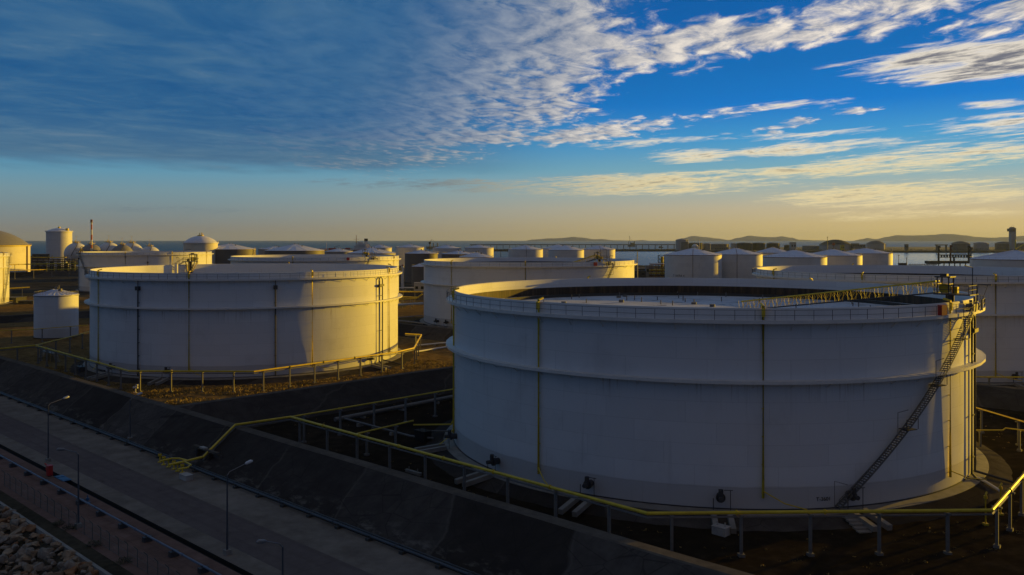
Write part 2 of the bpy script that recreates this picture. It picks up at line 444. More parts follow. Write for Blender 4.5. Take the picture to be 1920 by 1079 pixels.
# ------------------------------------------------------------------ geometry helpers
class MB:
    """Collects simple solids, then links them as ONE mesh object."""
    def __init__(self): self.v, self.f, self.m = [], [], []
    def add(self, vs, fs, mi=0):
        o = len(self.v); self.v += [tuple(p) for p in vs]
        for f in fs: self.f.append([i + o for i in f]); self.m.append(mi)
    def box(self, c, s, rz=0.0, mi=0):
        hx, hy, hz = s[0] / 2, s[1] / 2, s[2] / 2; cr, sr = cos(rz), sin(rz)
        vs = []
        for z in (-hz, hz):
            for x, y in ((-hx, -hy), (hx, -hy), (hx, hy), (-hx, hy)):
                vs.append((c[0] + x * cr - y * sr, c[1] + x * sr + y * cr, c[2] + z))
        self.add(vs, [(3, 2, 1, 0), (4, 5, 6, 7), (0, 1, 5, 4), (1, 2, 6, 5), (2, 3, 7, 6), (3, 0, 4, 7)], mi)
    def tube(self, pts, r, n=6, mi=0, cap=True):
        P = [Vector(p) for p in pts]; rs = r if isinstance(r, (list, tuple)) else [r] * len(P)
        vs, fs = [], []
        for i, p in enumerate(P):
            d = (P[min(i + 1, len(P) - 1)] - P[max(i - 1, 0)])
            if i not in (0, len(P) - 1):
                d = (P[i + 1] - p).normalized() + (p - P[i - 1]).normalized()
            d = d.normalized() if d.length > 1e-9 else Vector((0, 0, 1))
            u = d.cross(Vector((0, 0, 1)))
            if u.length < 1e-3: u = d.cross(Vector((0, 1, 0)))
            u.normalize(); w = d.cross(u)
            for k in range(n):
                a = 2 * pi * (k + 0.5) / n
                vs.append(p + (u * cos(a) + w * sin(a)) * rs[i])
        for i in range(len(P) - 1):
            for k in range(n):
                fs.append((i * n + k, i * n + (k + 1) % n, (i + 1) * n + (k + 1) % n, (i + 1) * n + k))
        if cap:
            fs.append(tuple(range(n))[::-1]); fs.append(tuple((len(P) - 1) * n + k for k in range(n)))
        self.add(vs, fs, mi)
    def bar(self, a, b, w=0.06, mi=0): self.tube([a, b], w * 0.62, 4, mi)
    def lathe(self, prof, n=96, a0=0.0, a1=2 * pi, mi=0, c=(0, 0)):
        full = abs(a1 - a0 - 2 * pi) < 1e-6
        k = n if full else n + 1
        vs = []
        for i in range(k):
            a = a0 + (a1 - a0) * i / n
            for r, z in prof: vs.append((c[0] + r * cos(a), c[1] + r * sin(a), z))
        m = len(prof); fs = []
        for i in range(n):
            j = (i + 1) % k
            for q in range(m - 1):
                fs.append((i * m + q, j * m + q, j * m + q + 1, i * m + q + 1))
        self.add(vs, fs, mi)
    def ring(self, r0, r1, z0, z1, n=64, a0=0.0, a1=2 * pi, mi=0):
        self.lathe([(r0, z0), (r1, z0), (r1, z1), (r0, z1), (r0, z0)], n, a0, a1, mi)
    def prism(self, poly, z0, z1, mi=0):
        n = len(poly)
        self.add([(x, y, z0) for x, y in poly] + [(x, y, z1) for x, y in poly],
                 [tuple(range(n))[::-1], tuple(range(n, 2 * n))] + [(i, (i + 1) % n, n + (i + 1) % n, n + i) for i in range(n)], mi)
    def build(self, name, mats, parent=None, loc=(0, 0, 0), smooth=35):
        me = bpy.data.meshes.new(name); me.from_pydata(self.v, [], self.f); me.update()
        for mt in ([mats] if isinstance(mats, str) else mats): me.materials.append(MATS[mt])
        if any(self.m): me.polygons.foreach_set('material_index', self.m)
        bm = bmesh.new(); bm.from_mesh(me); bmesh.ops.recalc_face_normals(bm, faces=bm.faces); bm.to_mesh(me); bm.free()
        if smooth:
            me.shade_smooth(); me.set_sharp_from_angle(angle=radians(smooth))
        o = bpy.data.objects.new(name, me); COL.objects.link(o)
        o.location = loc
        if parent is not None: o.parent = parent
        return o
def tag(o, label=None, cat=None, group=None, kind=None):
    for k, v in (('label', label), ('category', cat), ('group', group), ('kind', kind)):
        if v: o[k] = v
    return o
def thing(name, label, cat, loc=(0, 0, 0), rz=0.0, group=None):
    o = bpy.data.objects.new(name, None); COL.objects.link(o)
    o.empty_display_size = 0.5
    o.location = loc; o.rotation_euler = (0, 0, rz)
    return tag(o, label, cat, group)
def copy_tree(o, parent=None):
    c = o.copy(); COL.objects.link(c)
    if parent is not None: c.parent = parent
    for ch in list(o.children): copy_tree(ch, c)
    return c
def pol(r, a, z=0.0): return (r * cos(a), r * sin(a), z)
def at(px, py, Y): return ((px - 960) / F_PX * Y, Y, EYE - (py - HORIZON_PX) / F_PX * Y)     # point seen at a photo pixel, Y metres out
def onz(px, py, z):                                                                           # where that line of sight meets height z
    Y = F_PX * (EYE - z) / (py - HORIZON_PX); return ((px - 960) / F_PX * Y, Y, z)
def TN(t, n, z=0.0): return (0.725 * t + 0.689 * n, -0.689 * t + 0.725 * n, z)
ROAD = atan2(-0.689, 0.725)
def tank_at(xl, xr, Y):                                                                        # centre and radius of a round tank from its edges
    a, b = atan((xl - 960) / F_PX), atan((xr - 960) / F_PX)
    th, al = (a + b) / 2, (b - a) / 2
    X = Y * tan(th); return X, Y, hypot(X, Y) * sin(al)
def phi_at(c, R, px, far=False):                                                               # bearing on a tank's shell seen at photo column px
    k = (px - 960) / F_PX
    A = k * k + 1; B = -2 * (k * c[0] + c[1]); Cc = c[0] ** 2 + c[1] ** 2 - R * R
    d = max(0.0, B * B - 4 * A * Cc)
    Y = (-B + (sqrt(d) if far else -sqrt(d))) / (2 * A)
    return atan2(Y - c[1], k * Y - c[0])

# ------------------------------------------------------------------ open topped tanks
R_BIG = 39.0
def open_tank(label, cx, cy, R=R_BIG, base=1.0, top=23.0, inner_white=1.5, roof_z=None, shell='white_shell', risers=(), twin=None,
              stair=None, gauge=None, mixers=(), firebox=None, dark_pipes=(), near=True, group='open topped oil tanks',
              ringz=14.8, apron=True, dark_legs=()):
    """Heights are local: 0 at the foot of the shell, which stands at z = base."""
    root = thing('oil_tank', label, 'storage tank', (cx, cy, base), group=group)
    seg = 160 if near else 96
    g = top - 1.3
    # shell with its thickness, white on the inside down to the wetted part
    s = MB(); s.lathe([(R, 0), (R, top), (R - 0.22, top), (R - 0.22, top - inner_white)], seg)
    sh = s.build('shell', shell, root)
    t = MB(); t.tube([pol(R - 0.1, 2 * pi * i / seg, top + 0.03) for i in range(seg + 1)], 0.10, 5, cap=False)
    t.build('top_angle', 'white_paint', sh)
    if roof_z is None: roof_z = top - 9
    s = MB(); s.lathe([(R - 0.225, top - inner_white), (R - 0.225, roof_z - 0.6)], seg)
    s.build('inner_wall', 'stained_steel' if roof_z > top - 8 or inner_white < 4 else 'white_paint', root)
    s = MB()
    s.lathe([(R - 0.25, roof_z - 0.3), (R - 0.35, roof_z + 0.35), (R - 0.9, roof_z + 0.1), (R - 2.5, roof_z), (0.0, roof_z + 0.15)], seg)
    fr = s.build('floating_roof', 'roof_deck', root)
    if roof_z > top - 6:
        rnd = random.Random(3); pro = {}
        for i in range(74):                     # roof support sleeves and the wider vent stubs
            a, r = rnd.uniform(0, 2 * pi), R * sqrt(rnd.uniform(0.02, 0.88)); kind = 'roof_leg' if i < 60 else 'roof_vent'
            if kind not in pro:
                q = MB(); q.tube([(0, 0, 0), (0, 0, 0.7 if i < 60 else 0.4)], 0.09 if i < 60 else 0.45, 8 if i < 60 else 14); o = pro[kind] = q.build(kind, 'post_grey', fr)
            else: o = pro[kind].copy(); COL.objects.link(o)
            o.location = pol(r, a, roof_z); o.scale = (1, 1, rnd.uniform(0.8, 1.4))
        q = MB()
        q.ring(R - 2.9, R - 2.8, roof_z, roof_z + 0.55, seg)
        q.build('foam_dam', 'far_dark', fr)
    # wind girder walkway below the rim, stiffening ring lower down, both in straight plates
    facets = 56 if near else 40
    s = MB(); s.ring(R + 0.002, R + 1.15, g - 0.05, g + 0.06, facets); s.ring(R + 1.15, R + 1.22, g - 0.32, g + 0.10, facets)
    for i in range(facets):
        a = 2 * pi * (i + 0.5) / facets
        s.bar(pol(R, a, g - 1.2), pol(R + 1.05, a, g - 0.12), 0.09)
    s.build('wind_girder', 'white_paint', root)
    if ringz:
        s = MB(); s.ring(R + 0.002, R + 1.2, ringz - 0.05, ringz + 0.06, facets); s.ring(R + 1.2, R + 1.28, ringz - 0.28, ringz + 0.08, facets)
        for i in range(facets):
            a = 2 * pi * (i + 0.5) / facets
            s.bar(pol(R, a, ringz - 0.9), pol(R + 1.1, a, ringz - 0.12), 0.08)
        s.build('stiffener_ring', 'white_paint', root)
    # railing along the walkway
    nr = 112 if near else 72
    s = MB()
    for i in range(nr):
        a = 2 * pi * i / nr
        s.bar(pol(R + 1.12, a, g), pol(R + 1.12, a, g + 1.25), 0.055)
    for h in (0.65, 1.25):
        s.tube([pol(R + 1.12, 2 * pi * i / nr, g + h) for i in range(nr + 1)], 0.028, 4, cap=False)
    s.build('railing', 'dark_steel', root)
    # foot plate, concrete ring and dark sloping apron down to the yard
    s = MB(); s.ring(R + 0.002, R + 0.14, 0.0, 0.10, seg); s.build('foot_plate', 'dark_steel', root)
    s = MB(); s.lathe([(R - 1.0, -0.02), (R + 0.25, -0.02), (R + 1.6, -0.14), (R + 1.65, -0.5)], seg); s.build('ring_foundation', 'concrete', root)
    if apron:
        s = MB(); s.lathe([(R + 1.5, -0.20), (R + 1.9, -0.24), (R + 4.6, -base + 0.03), (R + 5.0, -base - 0.2)], seg)
        s.build('apron', 'bund_asphalt', root)
    # yellow foam risers with their top boxes
    for a in risers:
        s = MB()
        s.tube([pol(R + 0.24, a, 1.4), pol(R + 0.24, a, top + 0.35), pol(R - 0.6, a, top + 0.55)], 0.16, 8)
        s.box(pol(R + 0.35, a, top - 0.35), (0.34, 0.34, 1.0), a)
        for k in range(7): s.box(pol(R + 0.12, a, 2.0 + k * 3.2), (0.26, 0.26, 0.08), a)
        s.tube([pol(R + 0.30, a, 2.2), pol(R + 1.6, a + 0.05, 1.2), pol(R + 3.0, a + 0.10, 0.9)], 0.07, 6)
        s.build('foam_riser', 'yellow_paint', root)
    for a, z1 in dark_pipes:                    # dark gauge or drain pipes clamped to the shell
        s = MB(); s.tube([pol(R + 0.40, a, -0.2), pol(R + 0.40, a, z1)], 0.16, 8)
        s.box(pol(R + 0.45, a, z1 + 0.3), (0.9, 0.8, 0.9), a); s.tube([pol(R + 0.4, a, z1 + 0.6), pol(R + 0.4, a, g - 0.1)], 0.09, 6)
        for k in range(6): s.box(pol(R + 0.22, a, 1.6 + k * 3.0), (0.45, 0.42, 0.12), a)
        s.build('level_pipe', 'dark_steel', root)
    if twin is not None:                        # pair of dark pipes joined by a loop at the head
        s = MB(); d = 0.85 / R
        s.tube([pol(R + 0.45, twin - d, 0.4)] + [pol(R + 0.45, twin - d * cos(pi * k / 8), g - 1.5 + 0.9 * sin(pi * k / 8)) for k in range(9)] + [pol(R + 0.45, twin + d, 0.4)], 0.15, 8)
        for z in (2.5, 8.0, ringz + 1.2 if ringz else 14, g - 3): s.tube([pol(R + 0.45, twin - d, z), pol(R + 0.45, twin + d, z)], 0.09, 5)
        s.box(pol(R + 0.6, twin, g - 2.6), (0.5, 2.2, 0.5), twin)
        s.tube([pol(R + 0.45, twin - d, 0.5), pol(R + 2.0, twin - d * 2, -0.6)], 0.15, 6)
        s.tube([pol(R + 0.45, twin + d, 0.5), pol(R + 4.6, twin + d * 3, -0.7)], 0.15, 6)
        s.build('drain_pipe', 'dark_steel', root)
    for a in mixers:                            # side entry mixer with its stand, on a concrete plinth
        s = MB()
        s.tube([pol(R - 0.05, a, 1.5), pol(R + 0.75, a, 1.5)], 0.42, 12, 0)
        s.tube([pol(R + 0.75, a, 1.5), pol(R + 1.0, a, 1.5)], 0.55, 12, 0)
        s.tube([pol(R + 1.0, a, 1.5), pol(R + 1.9, a, 1.55)], 0.26, 10, 0)
        s.tube([pol(R + 1.1, a, 1.6), pol(R + 1.1, a, 2.5)], 0.28, 10, 0)
        d = 0.026
        s.bar(pol(R + 1.3, a + d, -0.3), pol(R + 1.3, a + d, 2.5), 0.08, 0)
        s.bar(pol(R + 1.3, a + d * 0.3, 2.5), pol(R + 1.3, a + d * 1.25, 2.5), 0.08, 0); s.bar(pol(R + 1.2, a - d * 0.8, 0.2), pol(R + 1.2, a - d * 0.8, 1.5), 0.10, 0)
        mx = s.build('mixer', 'dark_steel', root)
        s = MB()
        for sgn in (-1, 1):
            p = [pol(R + 1.7, a + sgn * 0.022, 0.05), pol(R + 6.2, a + sgn * 0.020, -base + 0.5)]
            s.tube(p, 0.42, 4)
        s.build('plinth', 'concrete', mx)
    if firebox is not None:
        s = MB(); s.box(pol(R + 1.0, firebox, g + 0.70), (0.55, 1.15, 1.25), firebox); s.build('fire_cabinet', 'red_paint', root)
    if stair:
        a0, a1 = stair
        n = 96
        ri, ro = R + 0.35, R + 1.25
        za = lambda k: 0.2 + (g - 0.2) * k / n
        aa = lambda k: a0 + (a1 - a0) * k / n
        s = MB()
        for r in (ri, ro):
            pts = [pol(r, aa(k), za(k)) for k in range(0, n + 1, 2)]
            for p, q in zip(pts, pts[1:]): s.add([(p[0], p[1], p[2] - 0.16), (q[0], q[1], q[2] - 0.16), (q[0], q[1], q[2] + 0.16), (p[0], p[1], p[2] + 0.16)], [(0, 1, 2, 3)])
        for k in range(1, n):
            s.tube([pol(ri, aa(k), za(k)), pol(ro, aa(k), za(k))], 0.085, 4)
        for k in range(0, n + 1, 6):
            s.bar(pol(R, aa(k), za(k) - 0.7), pol(ro, aa(k), za(k) - 0.1), 0.07)
        st_ = s.build('stairway', 'stair_grey', root)
        s = MB()
        for k in range(0, n + 1, 3): s.bar(pol(ro, aa(k), za(k)), pol(ro, aa(k), za(k) + 1.1), 0.05)
        for h in (0.55, 1.1): s.tube([pol(ro, aa(k), za(k) + h) for k in range(0, n + 1, 2)], 0.03, 4)
        s.build('handrail', 'stair_grey', st_)
        for f in (0.40, 0.62, 0.86):            # resting landings with a gate frame
            a = a0 + (a1 - a0) * f; z = 0.2 + (g - 0.2) * f
            s = MB(); s.box(pol(R + 0.95, a, z - 0.15), (1.4, 1.5, 0.08), a)
            for da in (-0.9 / R, 0.9 / R): s.bar(pol(R + 1.6, a + da, z - 0.1), pol(R + 1.6, a + da, z + (3.6 if f > 0.8 else 1.1)), 0.07)
            s.bar(pol(R + 1.6, a - 0.9 / R, z + (3.6 if f > 0.8 else 1.1)), pol(R + 1.6, a + 0.9 / R, z + (3.6 if f > 0.8 else 1.1)), 0.07)
            s.build('landing', 'dark_steel', st_)
        for f in (0.02, 0.36, 0.62):            # small lamps on bent posts along the stair
            a = a0 + (a1 - a0) * f; z = 0.2 + (g - 0.2) * f
            s = MB(); s.tube([pol(R + 1.5, a - 0.03, z), pol(R + 1.5, a - 0.03, z + 2.9), pol(R + 1.5, a + 0.010, z + 3.1 if f > 0.1 else z + 2.4)], 0.05, 5)
            s.build('stair_lamp', 'steel', st_)
    if gauge is not None:                       # gauger's platform over the rim, with the rolling ladder down to the roof
        a, ladder = gauge
        s = MB()
        dk = top + 1.0
        s.box(pol(R - 0.4, a, dk), (4.4, 3.0, 0.14), a)
        for dr, dt in ((-2.4, -1.4), (-2.4, 1.4), (1.7, -1.4), (1.7, 1.4), (-0.4, -1.4), (-0.4, 1.4)):
            x = (R - 0.4 + dr + 0.3); s.bar((x * cos(a) - dt * sin(a), x * sin(a) + dt * cos(a), dk), (x * cos(a) - dt * sin(a), x * sin(a) + dt * cos(a), dk + 1.15), 0.07)
        def P(r, t, z): return (r * cos(a) - t * sin(a), r * sin(a) + t * cos(a), z)
        for h in (0.6, 1.15):
            s.bar(P(R - 2.5, -1.4, dk + h), P(R + 1.6, -1.4, dk + h), 0.06); s.bar(P(R - 2.5, 1.4, dk + h), P(R + 1.6, 1.4, dk + h), 0.06)
            s.bar(P(R + 1.6, -1.4, dk + h), P(R + 1.6, 1.4, dk + h), 0.06)
        s.tube([P(R - 1.0, 0, roof_z - 0.4), P(R - 1.0, 0, dk)], 0.42, 12)
        s.tube([P(R - 1.8, 0.9, roof_z - 0.4), P(R - 1.8, 0.9, dk + 0.9)], 0.16, 8)
        gp = s.build('gauge_platform', 'dark_steel', root)
        s = MB(); s.box(P(R - 1.5, -0.5, dk + 0.75), (1.1, 1.0, 1.0), a); s.box(P(R - 0.7, 0.7, dk + 0.5), (0.7, 0.6, 0.8), a)
        s.tube([P(R - 1.5, -1.0, dk + 0.75), P(R - 1.5, 0.1, dk + 0.75)], 0.6, 12)
        for h in (1.3, 2.1):
            for t0_, t1_ in ((-1.3, 0.3),): s.bar(P(R - 2.2, t0_, dk + h), P(R - 2.2, t1_, dk + h), 0.1); s.bar(P(R - 0.8, t0_, dk + h), P(R - 0.8, t1_, dk + h), 0.1)
        s.build('winch', 'yellow_paint', gp)
        s = MB()
        for r_ in (R - 2.2, R - 0.8):
            for t_ in (-1.3, 0.3): s.bar(P(r_, t_, dk), P(r_, t_, dk + 2.1), 0.14)
        s.box(P(R - 1.5, -0.5, dk + 2.2), (1.9, 2.0, 0.16), a); s.box(P(R - 1.7, -0.2, dk + 2.4), (0.8, 0.7, 0.35), a)
        s.build('winch_hood', 'dark_steel', gp)
        if not near or not ladder:              # raking legs down to the rim and a short flight of steps
            s = MB()
            for t_ in (-1.4, 1.4): s.bar(P(R - 0.4, t_, dk), P(R - 0.12, t_ * 0.15, top - 3.2), 0.22); s.bar(P(R - 2.4, t_, dk), P(R - 0.25, t_ * 0.2, top - 3.2), 0.18)
            s.build('raking_leg', 'yellow_paint', gp)
            s = MB()
            for k in range(8): s.box(P(R + 0.2, 1.7 + k * 0.42, dk - 0.22 * (k + 1)), (0.9, 0.36, 0.06), a)
            for d in (-0.45, 0.45): s.bar(P(R + 0.2 + d, 1.5, dk), P(R + 0.2 + d, 5.2, dk - 2.0), 0.12); s.bar(P(R + 0.2 + d, 1.5, dk + 1.1), P(R + 0.2 + d, 5.2, dk - 0.9), 0.07)
            s.build('step', 'dark_steel', gp)
        if inner_white > 5:
            s = MB(); s.tube([P(R - 1.4, 4.6, roof_z), P(R - 1.4, 4.6, top + 0.3)], 0.5, 12); s.build('guide_pole', 'white_paint', root)
        s = MB()
        s.tube([P(R + 1.2, 1.2, dk), P(R + 1.2, 1.2, dk + 3.4), P(R + 1.0, -1.0, dk + 3.7)], 0.06, 5)
        s.tube([P(R + 1.1, 2.6, g), P(R + 1.4, 2.6, dk + 1.2), P(R + 2.9, 2.8, dk + 1.2)], 0.07, 5); s.bar(P(R + 1.5, 2.6, g + 0.4), P(R + 2.5, 2.8, dk + 1.15), 0.06)
        s.build('davit', 'dark_steel', gp)
        s = MB()
        for i in range(5): s.tube([P(R + 0.3 + 0.15 * i, 2.0 + i * 0.9, g), P(R + 0.3 + 0.15 * i, 2.0 + i * 0.9, g + 1.0 + 0.45 * (i % 3))], 0.16 + 0.05 * (i % 2), 8)
        s.box(P(R + 0.55, 3.4, g + 0.5), (0.7, 1.5, 0.9), a)
        s.build('gauge_head', 'steel', gp)
        if ladder:
            L = ladder
            z0, z1 = dk + 0.1, roof_z + 0.45
            s = MB(); q = MB()
            k = 15
            pr = lambda f: R - 2.6 - (L - 2.6) * f
            pz = lambda f: z0 + (z1 - z0) * f
            for sg in (-0.55, 0.55):
                q.tube([P(pr(0), sg, pz(0)), P(pr(1), sg, pz(1))], 0.09, 5)
                s.tube([P(pr(0), sg, pz(0) + 1.5), P(pr(1), sg, pz(1) + 1.35)], 0.11, 6)
                for i in range(k + 1):
                    f = i / k
                    for e in (-0.010, 0.010):
                        s.bar(P(pr(f + e), sg, pz(f)), P(pr(f + e * 1.6), sg, pz(f) + 1.45), 0.045)
                    if i < k:
                        s.bar(P(pr(f), sg, pz(f) + 0.1), P(pr(f + 0.5 / k), sg, pz(f + 0.5 / k) + 1.4), 0.045)
                        s.bar(P(pr(f + 1 / k), sg, pz(f + 1 / k) + 0.1), P(pr(f + 0.5 / k), sg, pz(f + 0.5 / k) + 1.4), 0.045)
            for i in range(45):
                f = i / 44; q.box(P(pr(f), 0, pz(f)), (0.32, 1.1, 0.05), a)
            ld = q.build('rolling_ladder', 'dark_steel', root)
            s.build('ladder_rail', 'yellow_paint', ld)
            q = MB()
            for sg in (-1.0, 1.0): q.box(P(R - L / 2 - 8, sg, roof_z + 0.3), (L - 6, 0.12, 0.14), a)
            q.build('ladder_track', 'dark_steel', fr)
    return root

def text_on(words, root, R, a, z, size, name='number'):
    cu = bpy.data.curves.new('tmp', 'FONT'); cu.body = words; cu.size = size; cu.align_x = 'CENTER'; cu.extrude = 0.01
    o = bpy.data.objects.new('tmp', cu); COL.objects.link(o)
    me = bpy.data.meshes.new_from_object(o.evaluated_get(bpy.context.evaluated_depsgraph_get()))
    bpy.data.objects.remove(o); bpy.data.curves.remove(cu)
    for v in me.vertices:
        b = a + v.co.x / R
        v.co = Vector(pol(R + 0.03 + v.co.z, b, z + v.co.y))
    me.materials.append(MATS['black'])
    t = bpy.data.objects.new(name, me); COL.objects.link(t); t.parent = root
    return t

# the two rows of big tanks
BX, BY = 29.8, 138.0
AX, AY = -70.0, 232.0
pb = lambda px, f=False: phi_at((BX, BY), 39.0, px, f)
tank_b = open_tank('huge white open tank nearest the camera, with rusty inner wall and yellow rolling ladder', BX, BY, inner_white=1.5,
          roof_z=19.7, risers=[pb(1012), pb(1430), pb(1778), pi * 1.055, pi * 0.62, pi * 0.25], twin=pb(1818), stair=(pb(1562), pb(1806)),
          gauge=(radians(-46), 31.0), mixers=[pb(935), pb(1108), pb(1350), pb(1590), pi * 1.06 + 0.03], firebox=pb(1752))
text_on('T-3601', tank_b, 39.0, pb(1544), 0.9, 0.62)
pa = lambda px, f=False: phi_at((AX, AY), 39.0, px, f)
open_tank('huge white open tank at left with half its wall in golden sunlight', AX, AY, inner_white=9.0, roof_z=12.0,
          top=23.3, ringz=15.6, risers=[pa(186), pa(355), pa(585), pa(728), pi * 0.5, pi * 0.15], twin=pa(711), gauge=(radians(134), 0),
          dark_pipes=[(pa(261), 19.6), (pa(516), 19.8), (pi * 1.02, 20)], mixers=[pa(215), pa(316), pa(690), pi * 0.95])
open_tank('big white open tank standing in the middle, between the left tank and the nearest one', 6.5, 335, R=40.5, inner_white=1.6, roof_z=18.5,
          risers=[phi_at((6.5, 335), 40.5, 847), phi_at((6.5, 335), 40.5, 985), pi * 0.4], gauge=(radians(-52), 24), near=False,
          stair=(phi_at((6.5, 335), 40.5, 1090), phi_at((6.5, 335), 40.5, 1147)), mixers=[phi_at((6.5, 335), 40.5, 822), phi_at((6.5, 335), 40.5, 840)],
          firebox=phi_at((6.5, 335), 40.5, 1113))
open_tank('big white open tank at the right edge, black streaks along its inner rim', 104.3, 225.5, inner_white=2.3, roof_z=17.5,
          risers=[phi_at((104.3, 225.5), 39, 1452), phi_at((104.3, 225.5), 39, 1617), phi_at((104.3, 225.5), 39, 1866), pi * 0.5],
          mixers=[phi_at((104.3, 225.5), 39, 1900)])
open_tank('open tank behind the left tank, a red box and dark platform on its right rim', -93.4, 412.6, inner_white=9.0, roof_z=12,
          near=False, risers=[phi_at((-93.4, 412.6), 39, 549), phi_at((-93.4, 412.6), 39, 738)], gauge=(radians(-42), 0),
          stair=(phi_at((-93.4, 412.6), 39, 640), phi_at((-93.4, 412.6), 39, 690)), firebox=phi_at((-93.4, 412.6), 39, 651))
ce = (-232.0, 549.0); pe = lambda px: phi_at(ce, 39, px)
open_tank('open tank just right of the striped chimney, slanted stair on its shaded wall', *ce, inner_white=9.0, roof_z=12, near=False,
          risers=[pe(235), pe(323), pe(387)], twin=pe(368), stair=(pe(185), pe(152)), dark_pipes=[(pe(149), 19), (pe(277), 17)], gauge=(radians(215), 0))
cg = (-284.4, 411.3)
open_tank('big open tank cut off by the left edge, its wall all in golden sunlight', *cg, top=24.2, ringz=17.5, inner_white=9.0, roof_z=12, near=False,
          risers=[phi_at(cg, 39, 6)], stair=(phi_at(cg, 39, 3), phi_at(cg, 39, 14)))

# ------------------------------------------------------------------ roofed tanks
def cone_tank(label, xl, xr, Y, y_eave, y_apex, shell='white_shell_far', base=0.6, roof='roof_white', eave='rust_red', riser=(), stair=None,
              text=None, group='cone roofed tanks', platform=True, ribs=20, name='roofed_tank'):
    X, Y, R = tank_at(xl, xr, Y)
    h = EYE - (y_eave - HORIZON_PX) / F_PX * Y - base
    rise = max(1.2, (y_eave - y_apex) / F_PX * Y)
    root = thing(name, label, 'storage tank', (X, Y, base), group=group)
    s = MB(); s.lathe([(R, -0.3), (R, h)], 64); s.build('shell', shell, root)
    s = MB(); s.lathe([(R + 0.12, h - 0.02), (R + 0.12, h + 0.10), (R * 0.5, h + rise * 0.54), (1.2, h + rise), (0.0, h + rise + 0.02)], 64, mi=0)
    rf = s.build('roof', roof, root, smooth=20)
    s = MB()
    for i in range(ribs):
        a = 2 * pi * i / ribs
        s.tube([pol(R * 0.98, a, h + 0.24), pol(R * 0.5, a, h + rise * 0.54 + 0.10), pol(1.0, a, h + rise + 0.1)], 0.09, 4)
    s.build('roof_rib', roof, rf)
    s = MB(); s.ring(R + 0.002, R + 0.22, h - 0.28, h - 0.03, 64); s.build('eave_rim', eave, root)
    s = MB()
    s.tube([(0, 0, h + rise), (0, 0, h + rise + 0.9)], 0.5, 10); s.tube([(R * 0.12, 0, h + rise * 0.88), (R * 0.12, 0, h + rise * 0.9 + 1.6)], 0.18, 8)
    s.box((R * 0.3, -R * 0.2, h + rise * 0.68 + 0.5), (0.9, 0.9, 0.9))
    s.build('roof_vent', 'post_grey', rf)
    s = MB(); nr = 40
    for i in range(nr): s.bar(pol(R - 0.1, 2 * pi * i / nr, h), pol(R - 0.1, 2 * pi * i / nr, h + 1.1), 0.05)
    s.tube([pol(R - 0.1, 2 * pi * i / nr, h + 1.1) for i in range(nr + 1)], 0.03, 4, cap=False)
    s.build('roof_rail', 'steel', rf)
    for px, mt in riser:
        a = phi_at((X, Y), R, px)
        s = MB(); s.tube([pol(R + 0.25, a, 0), pol(R + 0.25, a, h + 0.3), pol(R * 0.2, a, h + rise * 0.85)], 0.17, 6); s.build('riser_pipe', mt, root)
    if stair:
        a0, a1 = (phi_at((X, Y), R, p) for p in stair)
        s = MB(); n = 40
        for k in range(n):
            a, z = a0 + (a1 - a0) * k / n, h * k / n
            s.box(pol(R + 0.5, a, z), (0.9, 0.5, 0.07), a); 
            if k % 3 == 0: s.bar(pol(R + 0.95, a, z), pol(R + 0.95, a, z + 1.1), 0.06)
        for r, dz in ((R + 0.1, 0), (R + 0.95, 0), (R + 0.95, 1.1)):
            s.tube([pol(r, a0 + (a1 - a0) * k / n, h * k / n + dz) for k in range(0, n + 1, 2)], 0.09, 4)
        s.build('stairway', 'yellow_paint', root)
    if platform:
        a = phi_at((X, Y), R, xr - (xr - xl) * 0.05)
        s = MB(); s.box(pol(R + 0.7, a, h - 0.1), (1.6, 3.0, 0.15), a)
        for d in (-1.4, 0, 1.4): s.bar(pol(R + 1.4, a + d / R, h), pol(R + 1.4, a + d / R, h + 1.2), 0.09)
        s.bar(pol(R + 1.4, a - 1.4 / R, h + 1.2), pol(R + 1.4, a + 1.4 / R, h + 1.2), 0.08)
        s.build('roof_platform', 'yellow_paint', root)
    if text:
        words, px, z, size = text
        text_on(words, root, R, phi_at((X, Y), R, px), z - base, size)
    return root

cone_tank('short small white tank with ribbed cone roof left of the big left tank', 63, 147.5, 283, 553, 543.5, shell='white_shell', base=0.6, group=None,
          eave='steel', platform=False, ribs=26)
# white group on the right
cone_tank('white cone roofed tank with dark lettering low on its wall and a red pipe', 1246.5, 1353.5, 614, 478, 466, riser=[(1299, 'rust_red')],
          text=('T 3609A 4', 1272, 6.0, 2.1))
cone_tank('tall white cone roofed tank right beside the lettered one, red pipe down its front', 1330, 1430, 636, 477, 466, riser=[(1382, 'rust_red')])
cone_tank('white cone roofed tank mostly hidden behind the gap between two front tanks', 1414, 1484, 713, 474, 464.5)
cone_tank('broad low white cone roofed tank, widest of the white group right of the lettered tank', 1430, 1551, 540, 482, 469.5)
cone_tank('white cone roofed tank in front of the domed tank with the red mark', 1507, 1617, 594, 479, 468)
cone_tank('white cone roofed tank at the right end of the white group, beside open water', 1572, 1674, 685, 475, 466)
cone_tank('white cone roofed tank with closely ribbed roof cut off by the right edge', 1818, 1992, 482, 486, 470, ribs=48)
